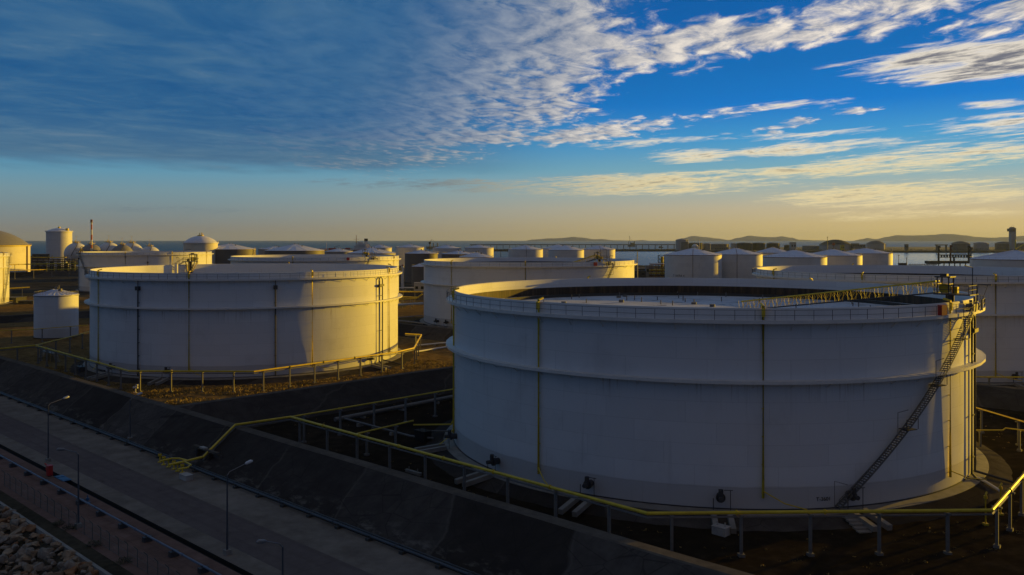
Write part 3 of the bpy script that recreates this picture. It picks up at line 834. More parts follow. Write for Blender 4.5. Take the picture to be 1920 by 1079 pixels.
# middle group
cone_tank('pale cone roofed tank with a sunlit yellow edge just right of the moored ship', 741.5, 795, 1050, 464.4, 458.6)
cone_tank('tall dark brown tank with pale cone roof right of the sunlit big rim', 759, 821, 640, 475.5, 469.5, shell='dark_shell')
cone_tank('small dark tank tucked behind the left edge of the middle open tank', 772, 806, 560, 500, 495, shell='dark_shell', platform=False)
cone_tank('pale cone roofed tank behind and between the two dark brown tanks', 811, 864, 1000, 466, 459.5)
cone_tank('dark brown cone roofed tank, right hand one of the two dark brown tanks', 828, 893, 620, 476.5, 471, shell='dark_shell')
cone_tank('pale cone roofed tank with golden right edge behind the right dark brown tank', 871, 925.5, 1000, 465, 459.5)
cone_tank('low pale tank showing between the right dark tank and the middle tank rim', 861, 925, 560, 482, 474, platform=False)
cone_tank('white cone roofed tank with a dark pipe, first of three above the middle tank', 953, 1018, 938, 468, 460, riser=[(987, 'rust_red')])
cone_tank('white cone roofed tank, second of the three in a row above the middle tank', 1028, 1095, 891, 469, 460.5)
cone_tank('white cone roofed tank half hidden behind the second tank of the three in a row', 1017, 1075, 980, 466.5, 459)
cone_tank('white cone roofed tank, third of the row of three, next to the gauge platform', 1093, 1153.5, 938, 468, 460.5, riser=[(1126, 'rust_red')])
# dark group left of the middle
cone_tank('dark grey tank with white cone roof and yellow stair near its sunlit right edge', 380, 480, 820, 467.5, 457.5, shell='dark_shell', stair=(468, 476))
cone_tank('wide dark tank with a bluish white cone roof behind the sunlit rim', 496, 608.5, 771, 470, 458.5, shell='dark_shell', platform=False)
cone_tank('tank whose pale roof edge peeks out left of the wide dark tank', 484, 546, 900, 467.5, 462.5, shell='grey_shell', platform=False)
cone_tank('low tank with a flat pale cone roof left of the moored ship', 608, 662, 850, 472, 466.5, shell='grey_shell', platform=False)
cone_tank('tank with a wide pale cone roof just below the moored ship', 651, 742, 690, 475, 465, shell='grey_shell', platform=False)
cone_tank('small tank with golden right edge behind the wide roof below the ship', 691, 734.5, 1000, 465, 459)

def dome_tank(label, xl, xr, Y, y_eave, y_top, shell, dome, base=0.6, rimcol='yellow_paint', extras=(), apex_x=None, pipes=True, name='domed_tank', ringwall=None):
    X, Y, R = tank_at(xl, xr, Y)
    h = EYE - (y_eave - HORIZON_PX) / F_PX * Y - base
    rise = (y_eave - y_top) / F_PX * Y
    root = thing(name, label, 'storage tank', (X, Y, base))
    s = MB(); s.lathe([(R, -0.3), (R, h)], 72); s.build('shell', shell, root)
    rs = (R * R + rise * rise) / (2 * rise)
    s = MB(); s.lathe([(R * cos(k / 14 * pi / 2), h + sqrt(max(0, rs * rs - (R * cos(k / 14 * pi / 2)) ** 2)) - (rs - rise)) for k in range(15)], 72)
    d = s.build('dome', dome, root, smooth=20)
    s = MB(); s.ring(R + 0.002, R + 0.9, h - 0.7, h + 0.15, 72)
    for i in range(60): s.bar(pol(R + 0.85, 2 * pi * i / 60, h), pol(R + 0.85, 2 * pi * i / 60, h + 1.2), 0.08)
    s.tube([pol(R + 0.85, 2 * pi * i / 60, h + 1.2) for i in range(61)], 0.05, 4, cap=False)
    s.build('eave_walkway', rimcol, root)
    s = MB()
    for dxk, dyk, w, hh_ in extras: s.box((dxk * R, dyk * R, h + rise * (1 - dxk * dxk) + hh_ / 2 - 0.4), (w, w, hh_))
    if extras: s.build('dome_platform', 'yellow_paint', d)
    if ringwall:
        s = MB(); s.lathe([(R + ringwall[0], 0), (R + ringwall[0], h - ringwall[1])], 64); s.build('outer_wall', 'far_pale', root)
    for px in (xr - (xr - xl) * 0.04, xl + (xr - xl) * 0.3) if pipes else ():
        a = phi_at((X, Y), R, px); s = MB(); s.tube([pol(R + 0.5, a, 0), pol(R + 0.5, a, h)], 0.5, 8); s.build('riser_pipe', 'rust_red', root)
    return root
dome_tank('great round tank with a dark dome and golden wall at the left edge', -120, 57, 750, 460.5, 430, 'cream_shell', 'grey_dome',
          extras=[(0.62, -0.55, 3.5, 3.0)])
dome_tank('tall pale cylinder tank with a shallow dome standing against the sea at left', 86, 135.5, 1010, 434.5, 428, 'white_shell_far', 'roof_white',
          extras=[(0.0, 0, 2.0, 2.0), (0.8, -0.2, 2.8, 2.6)], rimcol='white_paint', pipes=False)
dome_tank('squat pale tank with a round dome and pipe nozzles on its top', 343.5, 408.5, 800, 455.5, 442.5, 'cream_shell', 'roof_white',
          extras=[(0.0, 0, 4.5, 1.0), (-0.06, 0.0, 0.6, 3.0), (0.05, 0.04, 0.6, 3.4), (0.14, 0, 0.5, 2.8)], rimcol='white_paint', pipes=False)

# ------------------------------------------------------------------ gas spheres
def sphere_tank(label, px, py, rp, Y, mat):
    X, Yy, Z = at(px, py, Y); r = rp / F_PX * Y
    root = thing('gas_sphere', label, 'gas sphere', (X, Yy, 0.2), group='gas spheres')
    c = Z - 0.2
    s = MB(); s.lathe([(r * cos(a), c + r * sin(a)) for a in [(-pi / 2) + pi * k / 24 for k in range(25)]], 40); s.build('ball', mat, root, smooth=60)
    for i in range(8):
        a = 2 * pi * i / 8
        s = MB(); s.tube([pol(r * 0.99, a, 0), pol(r * 0.99, a, c)], 0.55, 8); s.build('leg', mat, root)
    s = MB(); s.box((0, 0, c + r + 0.6), (r * 0.5, r * 0.5, 0.3))
    for i in range(5): s.tube([pol(r * 0.17, 2 * pi * i / 5, c + r * 0.95), pol(r * 0.17, 2 * pi * i / 5, c + r + 1.2 + (i % 3))], 0.25, 6)
    for i in range(8): s.bar(pol(r * 0.34, 2 * pi * i / 8, c + r + 0.6), pol(r * 0.34, 2 * pi * i / 8, c + r + 1.9), 0.14)
    s.tube([(0, 0, c + r), (0, 0, c + r + 7)], 0.12, 5); s.bar((-1.6, 0, c + r + 7), (1.6, 0, c + r + 7), 0.16)
    s.build('top_platform', 'yellow_paint', root)
    s = MB()
    s.tube([pol(r + 0.4, -2.2 + 0.05 * k, c + r * sin(-0.9 + 0.12 * k)) if abs(-0.9 + 0.12 * k) < 0.02 else
            ((r + 0.35) * cos(-0.9 + 0.12 * k) * cos(-1.9 + 0.06 * k), (r + 0.35) * cos(-0.9 + 0.12 * k) * sin(-1.9 + 0.06 * k), c + (r + 0.35) * sin(-0.9 + 0.12 * k)) for k in range(20)], 0.3, 5)
    s.build('stairway', 'dark_steel', root)
for label, px, py, rp, mat in (
        ('white gas sphere standing beside the tall pale cylinder tank', 143, 476.5, 21, 'white_paint'),
        ('dark grey gas sphere right behind the striped chimney', 171, 478, 20, 'grey_dome'),
        ('white gas sphere with a stair band, between the chimney and the second dark sphere', 204, 476, 21.5, 'white_paint'),
        ('dark grey gas sphere, second dark one from the chimney', 229, 479, 20, 'grey_dome'),
        ('white gas sphere partly behind the second dark sphere', 247, 477, 21.5, 'white_paint'),
        ('white gas sphere standing alone at the right end of the sphere row', 281, 482, 20, 'white_paint')):
    sphere_tank(label, px, py, rp, 930 if px not in (171, 229) else 905, mat)

# ------------------------------------------------------------------ ground, road corridor, embankments
from mathutils import noise as mnoise
def strip(name, n0, n1, z, mat, t0=-420, t1=90, kind='structure'):
    s = MB(); k = 24
    vs = []
    for i in range(k + 1):
        t = t0 + (t1 - t0) * i / k
        vs += [TN(t, n0, z), TN(t, n1, z)]
    s.add(vs, [(2 * i, 2 * i + 2, 2 * i + 3, 2 * i + 1) for i in range(k)])
    return tag(s.build(name, mat, smooth=0), kind=kind)
land = [TN(-1500, 56.5), (-900, 1750), (-420, 1560), (-300, 1300), (60, 1250), (165, 1050), (300, 1010), (450, 950), (640, 850), (1500, 760), TN(620, 56.5)]
s = MB(); s.add([(p[0], p[1], 0.0) for p in land], [tuple(range(len(land)))])
k = len(land); s.add([(p[0], p[1], 0.0) for p in land] + [(p[0], p[1], -6.0) for p in land], [(i, (i + 1) % k, k + (i + 1) % k, k + i) for i in range(1, k - 1)])
tag(s.build('ground', 'yard', smooth=0), kind='structure')
s = MB(); s.add([(-16000, -2000, -4), (16000, -2000, -4), (16000, 20000, -4), (-16000, 20000, -4)], [(0, 1, 2, 3)])
tag(s.build('sea', 'sea_water', smooth=0), kind='structure')

strip('path', 34.9, 41.95, 0.0, 'pink_paving')
strip('verge_near_trench', 42.75, 45.1, 0.0, 'verge_concrete')
strip('road', 45.1, 50.6, 0.012, 'road_asphalt')
strip('verge_below_embankment', 50.6, 57.3, 0.0, 'verge_concrete')
strip('soil', 33.2, 34.9, 0.02, 'soil')
# drain trench: a real channel with walls, floor and grating bars
s = MB(); vs = []
prof = [(41.95, 0.0), (42.0, 0.05), (42.05, -0.9), (42.65, -0.9), (42.7, 0.05), (42.75, 0.0)]
for t in (-420, 90): vs += [TN(t, n, z) for n, z in prof]
s.add(vs, [(i, i + 1, 7 + i, 6 + i) for i in range(5)])
tag(s.build('trench', 'black', smooth=0), kind='structure')

def sweep(name, prof, mats, t0, t1, k=60, across=False, at_=0.0):
    """Earth bank: profile (offset, height) swept along the road line, or across it at t = at_."""
    s = MB(); m = len(prof); vs = []
    for i in range(k + 1):
        q = t0 + (t1 - t0) * i / k
        for j, (o, z) in enumerate(prof):
            w = mnoise.noise(Vector((q * 0.05, o * 0.11, at_ * 0.01 + 3.3))) * (0.18 if 0 < j < m - 1 else 0)
            vs.append(TN(at_ + o, q, z + w * 0.6) if across else TN(q, o + w, z + w * 0.35))
    for j in range(m - 1):
        for i in range(k):
            s.add([], [])
            s.f.append([i * m + j, (i + 1) * m + j, (i + 1) * m + j + 1, i * m + j + 1]); s.m.append(mats[j])
    s.v = [tuple(v) for v in vs]
    return tag(s.build(name, ['bund_asphalt', 'crest_concrete'], smooth=0), kind='structure')
main_prof = [(57.0, -0.1), (59.5, 1.22), (62.1, 2.60), (64.5, 3.92), (64.7, 4.04), (66.0, 4.04), (66.2, 3.9), (70.0, 1.95), (73.9, -0.1)]
sweep('embankment', main_prof, [0, 0, 0, 1, 1, 1, 0, 0], -420, 90, 200)
cross = lambda h, w, f: [(-f, -0.1), (-f * 0.5, h * 0.48), (-w, h), (-w + 0.2, h + 0.06), (w - 0.2, h + 0.06), (w, h), (f * 0.5, h * 0.48), (f, -0.1)]
sweep('embankment_between_tanks', cross(3.95, 0.8, 8.0), [0, 0, 1, 1, 1, 0, 0], 66.1, 187, 60, True, -140.5)
sweep('embankment_at_right', cross(4.3, 0.8, 8.5), [0, 0, 1, 1, 1, 0, 0], 66.1, 187, 60, True, -4.0)
row_prof = [(180.5, -0.1), (184, 1.8), (187.2, 3.2), (187.4, 3.28), (189, 3.28), (189.2, 3.2), (195.5, -0.1)]
sweep('embankment_between_rows', row_prof, [0, 0, 1, 1, 1, 0], -470, 120, 120)
sweep('embankment_far', [(296, -0.1), (303, 3.6), (303.2, 3.68), (304.8, 3.68), (305, 3.6), (312, -0.1)], [0, 1, 1, 1, 0], -560, 60, 60)
sweep('embankment_far_left', cross(4.0, 2.0, 12.0), [0, 0, 1, 1, 1, 0, 0], 120, 420, 30, True, -811)
sweep('embankment_by_small_tank', cross(2.4, 1.0, 7.0), [0, 0, 1, 1, 1, 0, 0], 96, 180, 30, True, -372)
s = MB(); s.add([TN(-404, 96, 0.02), TN(-396, 96, 0.02), TN(-396, 182, 0.02), TN(-404, 182, 0.02)], [(0, 1, 2, 3)])
tag(s.build('service_road', 'pale_concrete', smooth=0), kind='structure')

# rough dirt and dry grass inside the bunds
def floor(name, t0, t1, n0, n1, step, amp, mat='dirt', rough=0.0):
    s = MB(); nt, nn = int((t1 - t0) / step), int((n1 - n0) / step); vs = []
    for i in range(nt + 1):
        for j in range(nn + 1):
            t, n = t0 + (t1 - t0) * i / nt, n0 + (n1 - n0) * j / nn
            a = mnoise.fractal(Vector((t * 0.33, n * 0.33, 0)), 0.9, 2.1, 5)
            b = mnoise.noise(Vector((t * 0.04, n * 0.04, 5)))
            vs.append(TN(t, n, max(0.004, 0.07 + amp * a * 0.6 + 0.10 * b + rough * mnoise.noise(Vector((t * 1.1, n * 1.1, 2))))))
    s.add(vs, [(i * (nn + 1) + j, (i + 1) * (nn + 1) + j, (i + 1) * (nn + 1) + j + 1, i * (nn + 1) + j + 1) for i in range(nt) for j in range(nn)])
    return tag(s.build(name, mat, smooth=80), kind='structure')
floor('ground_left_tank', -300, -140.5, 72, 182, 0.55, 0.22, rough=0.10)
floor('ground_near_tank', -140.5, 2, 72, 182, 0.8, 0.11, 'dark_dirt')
floor('ground_second_row', -520, 40, 190, 300, 2.6, 0.15)
floor('ground_small_tank', -560, -300, 72, 182, 2.0, 0.15)

# dry grass tufts in the sunny ground round the left tank
s = MB(); rnd = random.Random(11)
def clear_of_tanks(x, y): return hypot(x - AX, y - AY) > 44.5 and hypot(x - BX, y - BY) > 44.5
for _ in range(34000):
    t, n = rnd.uniform(-295, -4), rnd.uniform(74.5, 178)
    lefty = rnd.random() < 0.90
    if lefty: t, n = rnd.uniform(-232, -146), rnd.uniform(72.5, 150)
    x, y, _z = TN(t, n)
    if not clear_of_tanks(x, y) or abs(t + 140.5) < 8.2 or abs(t + 4) < 8: continue
    if mnoise.noise(Vector((t * 0.11, n * 0.11, 9))) < -0.30: continue
    for b in range(4):
        a, h, w = rnd.uniform(0, pi), rnd.uniform(0.10, 0.34) * (1.0 if lefty else 0.35), rnd.uniform(0.07, 0.20)
        ox, oy = rnd.uniform(-0.25, 0.25), rnd.uniform(-0.25, 0.25)
        lx, ly = rnd.uniform(-0.12, 0.12), rnd.uniform(-0.12, 0.12)
        s.add([(x + ox - w * cos(a), y + oy - w * sin(a), 0.0), (x + ox + w * cos(a), y + oy + w * sin(a), 0.0), (x + ox + lx, y + oy + ly, h + 0.08)], [(0, 1, 2)])
m_, b_ = new_mat('dry_grass')
n1 = noise(geo_pos(), 0.25, 4)
link(ramp(n1, [(0.35, (0.15, 0.105, 0.035)), (0.65, (0.42, 0.30, 0.10))]), b_.inputs['Base Color']); b_.inputs['Roughness'].default_value = 1.0
tag(s.build('dry_grass', 'dry_grass', smooth=0), 'short dry grass growing on the dirt round the tanks', 'grass', kind='stuff')

# ------------------------------------------------------------------ kerb, rip-rap, fence, pipe along the path
s = MB(); vs = []
for t in (-420, 90): vs += [TN(t, n, z) for n, z in ((32.95, -0.4), (32.95, 0.16), (33.3, 0.16), (33.3, 0.0))]
s.add(vs, [(i, i + 1, 5 + i, 4 + i) for i in range(3)])
tag(s.build('kerb', 'concrete', smooth=0), kind='structure')
s = MB(); vs = []
for i in range(41):
    t = -420 + 510 * i / 40
    vs += [TN(t, 33.0, -0.35), TN(t, 20.0, -6.0)]
s.add(vs, [(2 * i, 2 * i + 2, 2 * i + 3, 2 * i + 1) for i in range(40)])
tag(s.build('shore', 'soil', smooth=0), kind='structure')

def rock_mesh(seed):
    r = random.Random(seed); bm = bmesh.new()
    el_ = (r.uniform(0.75, 1.25), r.uniform(0.55, 0.95), r.uniform(0.45, 0.75))
    for _ in range(15):
        v = Vector((r.gauss(0, 1), r.gauss(0, 1), r.gauss(0, 1))).normalized()
        k = r.uniform(0.82, 1.06)
        bm.verts.new((v.x * el_[0] * k, v.y * el_[1] * k, v.z * el_[2] * k))
    bmesh.ops.convex_hull(bm, input=bm.verts)
    bmesh.ops.bevel(bm, geom=list(bm.edges), offset=0.03, segments=1, affect='EDGES', profile=0.6)
    me = bpy.data.meshes.new('boulder'); bm.to_mesh(me); bm.free(); me.shade_smooth(); me.set_sharp_from_angle(angle=radians(18)); return me
rock_kinds = [('rock_grey', 'rough grey granite boulder in the rip-rap bank below the kerb'), ('rock_tan', 'pale tan granite boulder in the rip-rap bank below the kerb'),
              ('rock_rust', 'rust stained brown boulder in the rip-rap bank below the kerb')]
rmesh = {}
for kd, (mt, lb) in enumerate(rock_kinds):
    for v in range(4):
        me = rock_mesh(100 + kd * 10 + v); me.materials.append(MATS[mt]); rmesh[kd, v] = me
rnd = random.Random(5)
spare = bmesh.new()
spots = []
t = -126.0
while t < -58:
    n = 32.55
    while n > 23.5:
        spots.append((t + rnd.uniform(-0.3, 0.3), n + rnd.uniform(-0.25, 0.25), 0)); n -= 0.92
    t += 1.12
for (t, n, _) in list(spots):
    if rnd.random() < 0.30: spots.append((t + 0.5, min(32.6, n + 0.3), 1))
kept = 0
for (t, n, lay) in spots:
    z = -0.35 - (33.0 - n) * 0.434 + 0.22 + lay * 0.42
    x, y, _ = TN(t, n)
    px, py = 960 + x / y * F_PX, HORIZON_PX + (EYE - z) / y * F_PX
    kd = rnd.choices((0, 1, 2), (0.48, 0.36, 0.16))[0]; v = rnd.randrange(4)
    sc = rnd.choice((0.45, 0.6, 0.75, 0.9, 1.1)) * rnd.uniform(0.9, 1.1) * (0.8 if lay else 1.0)
    M = Matrix.Translation((x, y, z)) @ Matrix.Rotation(rnd.uniform(0, 2 * pi), 4, 'Z') @ Matrix.Rotation(rnd.uniform(-0.5, 0.5), 4, 'X') @ Matrix.Diagonal((sc, sc, sc, 1))
    if -25 < px and py < 1100 and kept < 290:
        o = bpy.data.objects.new('boulder', rmesh[kd, v]); COL.objects.link(o); o.matrix_world = M
        tag(o, rock_kinds[kd][1], 'boulder', 'rip-rap boulders'); kept += 1
    else:
        b4 = len(spare.verts); spare.from_mesh(rmesh[kd, v]); spare.verts.ensure_lookup_table()
        bmesh.ops.transform(spare, matrix=M, verts=spare.verts[b4:])
me = bpy.data.meshes.new('riprap'); spare.to_mesh(me); spare.free(); me.materials.append(MATS['rock_grey'])
o = bpy.data.objects.new('riprap', me); COL.objects.link(o); tag(o, 'loose rip-rap rubble of the sea bank beyond the picture', 'rubble', kind='stuff')

# chain-link fence
fence = thing('chain_link_fence', 'low grey chain-link fence on thin posts along the brick path', 'fence', TN(-125, 35.9, 0), ROAD)
s = MB(); s.add([(0, 0, 0.08), (72, 0, 0.08), (72, 0, 1.65), (0, 0, 1.65)], [(0, 1, 2, 3)]); s.build('wire_mesh', 'chain_link', fence, smooth=0)
s = MB()
for h in (0.1, 0.9, 1.65): s.tube([(0, 0, h), (72, 0, h)], 0.016, 4)
s.build('rail', 'fence_green', fence)
proto = None
for i in range(33):
    if proto is None:
        s = MB(); s.tube([(0, 0, 0), (0, 0, 1.75), (0, -0.35, 2.15)], 0.04, 5); proto = o = s.build('post', 'fence_green', fence)
    else:
        o = proto.copy(); COL.objects.link(o)
    o.location = (i * 2.25, 0, 0)

def ground_pipe(label, t0, t1, n, z, r, mat, step, smat, name='ground_pipe', cat='pipe', ext=None):
    L = t1 - t0
    root = thing(name, label, cat, TN(t0, n, 0), ROAD)
    s = MB(); s.tube([(0, 0, z), (L, 0, z)], r, 10)
    for k in range(int(L / 11)): s.tube([(k * 11 + 3, 0, z), (k * 11 + 3.12, 0, z)], r * 1.5, 10)
    s.build('pipe', mat, root)
    p = None
    for k in range(int(L / step)):
        if p is None:
            s = MB(); s.box((0, 0, (z - r) / 2), (0.55, 0.9, z - r + 0.04)); s.box((0, 0, z - r * 0.2), (0.16, r * 2.6, r * 1.8)); p = o = s.build('support', smat, root)
        else: o = p.copy(); COL.objects.link(o)
        o.location = (k * step + 1.0, 0, 0)
    return root
ground_pipe('pale blue water pipe on dark saddles running along the brick path', -185, -40, 39.7, 0.62, 0.11, 'blue_pipe', 6.2, 'dark_steel')
ground_pipe('grey pipe on low dark sleepers along the foot of the black embankment', -260, -40, 56.2, 0.42, 0.15, 'foot_pipe', 5.6, 'far_dark')
ground_pipe('thin dark pipe just above the sleepers at the foot of the black embankment', -260, -40, 56.75, 0.40, 0.10, 'dark_steel', 5.6, 'far_dark')

# weeds along the kerb
def weed(label, px, py, w, h):
    x, y, z = onz(px, py, 0.02); s = MB(); r = random.Random(px)
    for i in range(260):
        a, d = r.uniform(0, 2 * pi), w * sqrt(r.random()); hh = h * (1 - 0.6 * (d / w) ** 2) * r.uniform(0.3, 1.0)
        bx, by = d * cos(a), d * sin(a); q = r.uniform(0, 2 * pi); l = r.uniform(0.06, 0.15)
        s.add([(bx, by, hh), (bx + l * cos(q), by + l * sin(q), hh + r.uniform(-.03, .10)), (bx + l * cos(q + 0.7), by + l * sin(q + 0.7), hh + r.uniform(-.05, .07))], [(0, 1, 2)])
        if i % 6 == 0: s.bar((bx * 0.5, by * 0.5, 0), (bx, by, hh), 0.015)
    o = s.build('weed', 'leaf', None, (x, y, z), smooth=0); tag(o, label, 'weed', 'weeds along the kerb')
weed('dark green weed clump at the fence foot left of the near lamp post', 110, 985, 0.65, 0.65)
weed('wide low weed clump right at the foot of the near lamp post', 131, 993, 0.85, 0.6)
weed('weed clump at the fence foot halfway along the kerb', 176, 1024, 0.8, 0.6)
weed('low weed clump nearest the bottom edge of the kerb', 232, 1056, 0.95, 0.6)

# ------------------------------------------------------------------ street lamps
def lamp(label, px, py, h, side, reach=2.1):
    x, y, z = onz(px, py, 0.0)
    root = thing('street_lamp', label, 'street lamp', (x, y, z), ROAD, 'street lamps')
    s = MB(); s.box((0, 0, 0.25), (0.6, 0.6, 0.5)); s.build('base', 'concrete', root)
    s = MB(); s.tube([(0, 0, 0.4), (0, 0, h - 0.25)], [0.12, 0.065], 10); s.build('pole', 'foot_pipe', root)
    s = MB(); s.tube([(0, 0, h - 0.3), (0, side * 0.25, h + 0.05), (0, side * reach, h + 0.55)], 0.045, 6); s.build('arm', 'steel', root)
    s = MB()
    c0, c1 = side * (reach - 0.1), side * (reach + 0.75)
    s.tube([(0, c0, h + 0.52), (0, c0 + side * 0.15, h + 0.57), (0, c1 - side * 0.2, h + 0.68), (0, c1, h + 0.66)], [0.07, 0.15, 0.17, 0.08], 8); s.build('lamp_head', 'lamp_white' if side > 0 else 'steel', root)
    return root
lamp('street lamp beside the road above the red hydrant cabinet', 90.5, 866, 8.3, 1)
lamp('street lamp standing at the fence, its arm reaching left over the rip-rap side', 147, 990, 8.4, -1, 1.5)
lamp('tall street lamp nearest the camera at the roadside, its white head over the road', 426, 1040, 8.3, 1)
lamp('street lamp on a pale block at the foot of the black embankment', 244, 826, 6.6, 1, 1.2)
x5, y5, _ = at(530, 1017, 67.0)
L5 = lamp('street lamp with only its white head showing low over the road', 147, 990, 8.4, -1, 1.5); L5.location = (x5, y5, 0)

# red hydrant cabinet with blue cover plates across the trench
hx, hy, _ = onz(93, 893, 0)
root = thing('hydrant_cabinet', 'red hydrant cabinet with a hose monitor beside the trench', 'hydrant', (hx, hy, 0.0), ROAD)
s = MB(); s.box((0, 0, 0.75), (0.75, 0.6, 1.25)); s.box((0, 0, 1.42), (0.85, 0.7, 0.08)); s.build('cabinet', 'red_paint', root)
s = MB(); s.tube([(-0.9, 0.1, 0), (-0.9, 0.1, 1.2), (-0.4, 0.1, 1.2)], 0.13, 8); s.tube([(-0.9, 0.1, 1.2), (-1.5, -0.1, 1.45)], [0.12, 0.08], 8)
s.tube([(-1.05, 0.1, 0.8), (-0.75, 0.1, 0.8)], 0.28, 10); s.build('monitor', 'red_paint', root)
s = MB()
for a, b in ((-0.3, 0.2), (0.3, 0.2), (-0.3, -0.2), (0.3, -0.2)): s.box((a, b, 0.07), (0.08, 0.08, 0.14))
s.build('leg', 'dark_steel', root)
cx_, cy_, _ = onz(107, 900, 0)
t_c = 0.725 * cx_ - 0.689 * cy_
s = MB(); s.box((0, 0, 0.03), (3.4, 1.1, 0.07)); s.box((-1.0, 0, 0.09), (0.9, 0.9, 0.05)); s.box((0.9, 0, 0.085), (0.8, 0.9, 0.04))
o = s.build('cover_plate', 'blue_paint', None, TN(t_c, 42.35, 0.04)); o.rotation_euler.z = ROAD
tag(o, 'blue steel cover plates laid across the trench by the hydrant cabinet', 'trench cover')
bx_, by_, _ = onz(164, 944, 0)
s = MB(); s.tube([(0, 0, 0), (0, 0, 1.0)], 0.06, 6); s.box((0, 0, 0.5), (0.35, 0.25, 0.3)); s.box((0, 0, 0.05), (0.5, 0.5, 0.1))
o = s.build('valve_post', 'blue_paint', None, (bx_, by_, 0)); tag(o, 'small blue valve post between the water pipe and the trench', 'valve')

# ------------------------------------------------------------------ yellow fire mains on posts
def fire_main(label, lines, posts=7.2, r=0.19, name='fire_main', mat='yellow_paint', second=True, skip=(), post_mat='post_grey', cat='pipeline', foot=0.05, group='yellow fire mains'):
    root = thing(name, label, cat, (lines[0][0][0], lines[0][0][1], 0), group=group)
    O = Vector((lines[0][0][0], lines[0][0][1], 0))
    s = MB(); s2 = MB()
    for ln in lines:
        pts = [Vector(p) - O for p in ln]
        s.tube(pts, r, 10)
        for a, b in zip(pts, pts[1:]):
            d = (b - a); L = d.length; d.normalize()
            for k in range(1, int(L / 9)): s.tube([a + d * (k * 9 - 0.06), a + d * (k * 9 + 0.06)], r * 1.55, 10)
        if second: s2.tube([p + Vector((0, 0, -0.42)) for p in pts], r * 0.6, 6)
    s.build('pipe', mat, root)
    if second: s2.build('drain_line', 'steel', root)
    proto = {}
    for li, ln in enumerate(lines):
        if li in skip: continue
        for a, b in zip(ln, ln[1:]):
            a, b = Vector(a), Vector(b); L = (b - a).xy.length
            if abs(a.z - b.z) > 1.0 or L < 2: continue
            ang = atan2((b - a).y, (b - a).x)
            kk = max(1, round(L / posts))
            for k in range(kk):
                f = (k + 0.35) / kk; p = a.lerp(b, f); h = round(p.z - r, 2)
                if h not in proto:
                    q = MB(); q.box((0, 0, h / 2 - 0.1), (0.26, 0.30, h - 0.15)); q.box((0, 0, h - 0.10), (0.34, 0.95, 0.16))
                    q.box((0, 0, foot + 0.14), (0.62, 0.62, 0.32)); o = proto[h] = q.build('support_post', post_mat, root)
                else: o = proto[h].copy(); COL.objects.link(o)
                o.location = (p.x - O.x, p.y - O.y, 0); o.rotation_euler = (0, 0, ang)
    return root
zP = 4.5
P = lambda px, py, z=zP: onz(px, py, z)
m0, m1, m2, m3 = P(313, 872, 0.9), P(380, 858, 1.3), P(441, 797), P(545, 782)
c1, c2 = P(1214, 963), P(1860, 957)
d_ = Vector(c2) - Vector(P(1925, 884)); c3 = Vector(c2) - d_.normalized() * 34
c4 = Vector((74.0, 152.0, zP))
fire_main('yellow fire main climbing the black embankment and running along it to the nearest tank', [[m1, m2, m3], [m3, c1], [c1, c2], [c2, tuple(c3)]], skip=(0,), r=0.175)
far_b = TN(-118.5, 176, zP)
fire_main('thinner yellow fire main branching off towards the gap behind the nearest tank', [[m3, P(850, 730), far_b], [P(668, 814, 3.6), P(775, 789, 3.6)], [P(775, 797, 2.6), P(846, 796, 2.4), P(849, 790, 3.0)]], r=0.12, second=False, skip=(2,))
a0, a1, a2, a3, a4, a5, a6, a7 = P(-40, 658), P(66, 648), P(242, 696), P(476, 697), P(741, 661), P(776, 653), P(790, 628), P(760, 626)
fire_main('yellow fire main in front of the left tank, its pale posts lit by the sun', [[a0, a1, a2, a3, a4, a5, a6, a7]], r=0.19)
fire_main('yellow fire main passing between the small tank and the left tank', [[a1, P(147, 628)], [P(147, 628), P(168, 622)]], r=0.14, second=False)
fire_main('thin yellow fire main crossing in front of the small cone roofed tank', [[P(-60, 622, 4.2), P(60, 618, 4.2), P(165, 610, 4.2)]], r=0.11, second=False)
fire_main('thin yellow main at right of the nearest tank sloping down to the frame edge', [[P(1818, 761, 4.0), P(1960, 803, 4.0)]], r=0.12, second=False)
fire_main('low yellow main with a small step at right of the nearest tank', [[P(1815, 807, 3.0), P(1880, 807, 3.0), P(1886, 803, 3.3), P(1960, 812, 3.3)]], r=0.11, second=False)
fire_main('yellow main low in front of the tank at the right edge', [[P(1826, 707, 4.2), P(1990, 708, 4.2)]], r=0.15, second=False)
fire_main('yellow pipes rising on trestles between the left and the middle tank', [[at(748, 547, 420), at(792, 547.5, 420)], [at(748, 562, 400), at(780, 560, 400), at(792, 552, 400)], [at(750, 557, 410), at(785, 558, 410)]], posts=5, r=0.32, second=False)
fire_main('yellow pipe line across the fields at far left', [[at(15, 496.5, 700), at(150, 494, 760)]], posts=18, r=0.35, second=False)
fire_main('lower greenish pipe line across the fields at far left', [[at(15, 507.5, 690), at(150, 504.5, 750)]], posts=18, r=0.30, second=False)
fire_main('short yellow pipe rail beside the golden tank at the left edge', [[at(-10, 543, 470), at(56, 539, 480)]], posts=6, r=0.35, second=False)

